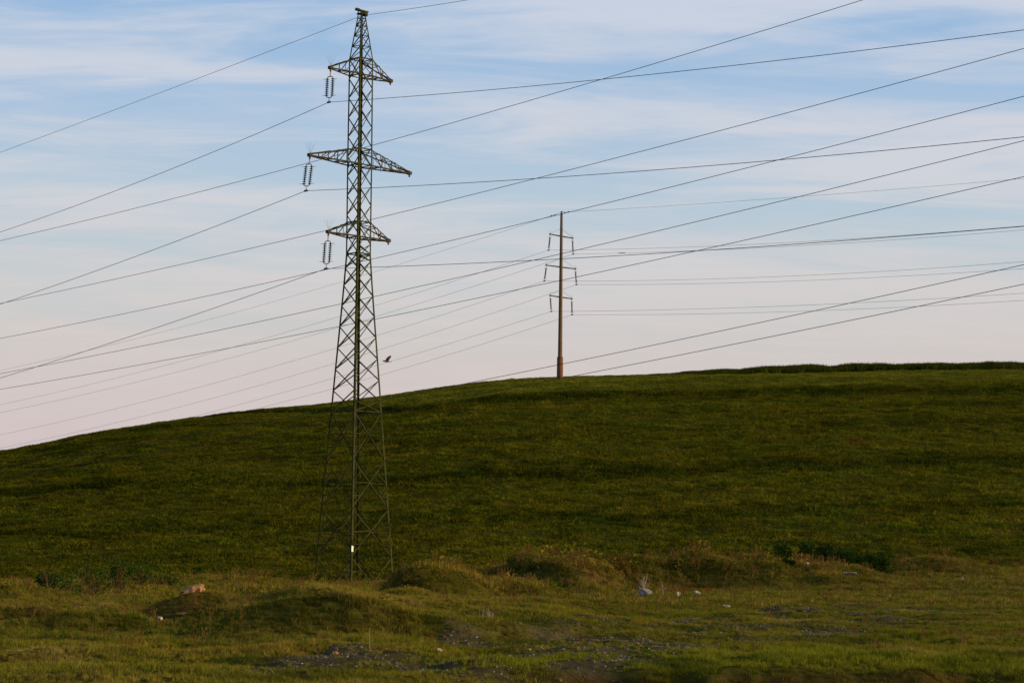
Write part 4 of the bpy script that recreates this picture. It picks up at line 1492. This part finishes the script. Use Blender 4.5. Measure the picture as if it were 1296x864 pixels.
def dead_plant(u, v, Y, hpx, n, label, seed, mat=M_stem, spread=0.25, rad=0.008, branch=2, group=None, lean=0.0):
    r = random.Random(seed)
    x = ray(u, v)[0] * Y
    base = Vector((x, Y, H(x, Y) - 0.03))
    h = hpx / (F / Y)
    root = empty('dead_plant', base)
    tag(root, label, 'dead plant', group)
    for i in range(n):
        m = MB()
        hh = h * r.uniform(0.65, 1.0)
        dx = r.gauss(lean, spread) * hh; dy = r.gauss(0, spread) * hh
        p0 = Vector((r.uniform(-0.04, 0.04), r.uniform(-0.04, 0.04), 0))
        p1 = p0 + Vector((dx * 0.35 + r.gauss(0, 0.02) * hh, dy * 0.35, hh * 0.5)); p2 = p0 + Vector((dx, dy, hh))
        m.tube([p0, p1, p2], [rad, rad * 0.8, rad * 0.4], 5)
        for b_ in range(branch):
            f = r.uniform(0.3, 0.85)
            q = p0.lerp(p2, f) if f > .5 else p0.lerp(p1, f * 2)
            q2 = q + Vector((r.choice((-1, 1)) * r.uniform(0.12, 0.28) * hh, r.uniform(-0.1, 0.1) * hh, r.uniform(0.1, 0.3) * hh))
            m.tube([q, q.lerp(q2, 0.5) + Vector((0, 0, -0.01)), q2], [rad * 0.55, rad * 0.45, rad * 0.3], 4)
        m.build('stem', mat, root)
    return root


dead_plant(815, 741, 71.5, 33, 7, 'bleached dead shrub with forked twigs behind the largest boulder', 1, M_palestem, 0.14, 0.011, 3)
dead_plant(841, 750, 70, 23, 1, 'single thin dead stalk between the boulders', 2, M_palestem, 0.10, 0.012, 2, None, -0.12)
dead_plant(590, 727, 66, 26, 4, 'thin grey dead sapling on the rounded middle mound', 3, M_palestem, 0.14, 0.009, 3)
dead_plant(618, 733, 68, 20, 2, 'sparse dead stalks right of the rounded mound top', 4, M_stem, 0.12, 0.008, 1)
dead_plant(60, 755, 63, 38, 12, 'leaning clump of tall dry reeds by the far left bush', 5, M_stem, 0.22, 0.011, 0, None, -0.25)
dead_plant(104, 745, 65, 46, 3, 'thin bare twigs rising above the left bushes', 6, M_stem, 0.18, 0.009, 2)
dead_plant(116, 748, 65, 36, 5, 'brown dry stems in front of the tallest left bush', 7, M_stem, 0.08, 0.012, 1)
dead_plant(152, 742, 68, 42, 6, 'reddish dry stems above the right half of the left bushes', 8, M_stem, 0.18, 0.010, 2)
dead_plant(242, 744, 60, 17, 3, 'two dry stalks standing behind the sandstone slab', 9, M_stem, 0.10, 0.008, 1)
dead_plant(474, 760, 52, 24, 6, 'dry thistle stalks on the slope left of the rounded mound', 10, M_stem, 0.14, 0.006, 2)
dead_plant(620, 798, 41, 20, 14, 'pale dry grass clump at the edge of the turf, below the rounded mound', 11, M_palestem, 0.22, 0.004, 0)
dead_plant(610, 800, 40.5, 22, 3, 'few tall straws left of the pale grass clump', 12, M_palestem, 0.16, 0.004, 0)
dead_plant(726, 748, 71, 20, 3, 'dry upright stalks on the face of the right-centre mound', 13, M_stem, 0.1, 0.008, 1)
dead_plant(40, 790, 42, 26, 5, 'tall thin dry stalks in the dark hollow at the far left', 14, M_stem, 0.06, 0.005, 1)
dead_plant(53, 789, 42.5, 22, 5, 'shorter dry stalks right of the tall ones in the left hollow', 15, M_stem, 0.08, 0.005, 1)
dead_plant(882, 703, 92, 16, 4, 'brown dry stems on top of the dark bank', 16, M_stem, 0.1, 0.009, 1)
dead_plant(862, 703, 92, 13, 6, 'russet dry tuft on the bank crest', 17, M_stem, 0.25, 0.009, 1)
dead_plant(785, 704, 90, 14, 12, 'dense russet dry tuft on the crest right of the mound', 18, M_stem, 0.3, 0.009, 1)
dead_plant(1196, 715, 108, 22, 4, 'thin dry twigs above the reddish mound', 19, M_stem, 0.15, 0.010, 2)
dead_plant(466, 826, 31.5, 34, 1, 'single tall straw standing in the turf left of the gravel', 20, M_palestem, 0.05, 0.004, 0)
dead_plant(524, 852, 28.5, 36, 2, 'thin brown weed stalk beside the bottom of the track', 21, M_stem, 0.06, 0.005, 1)
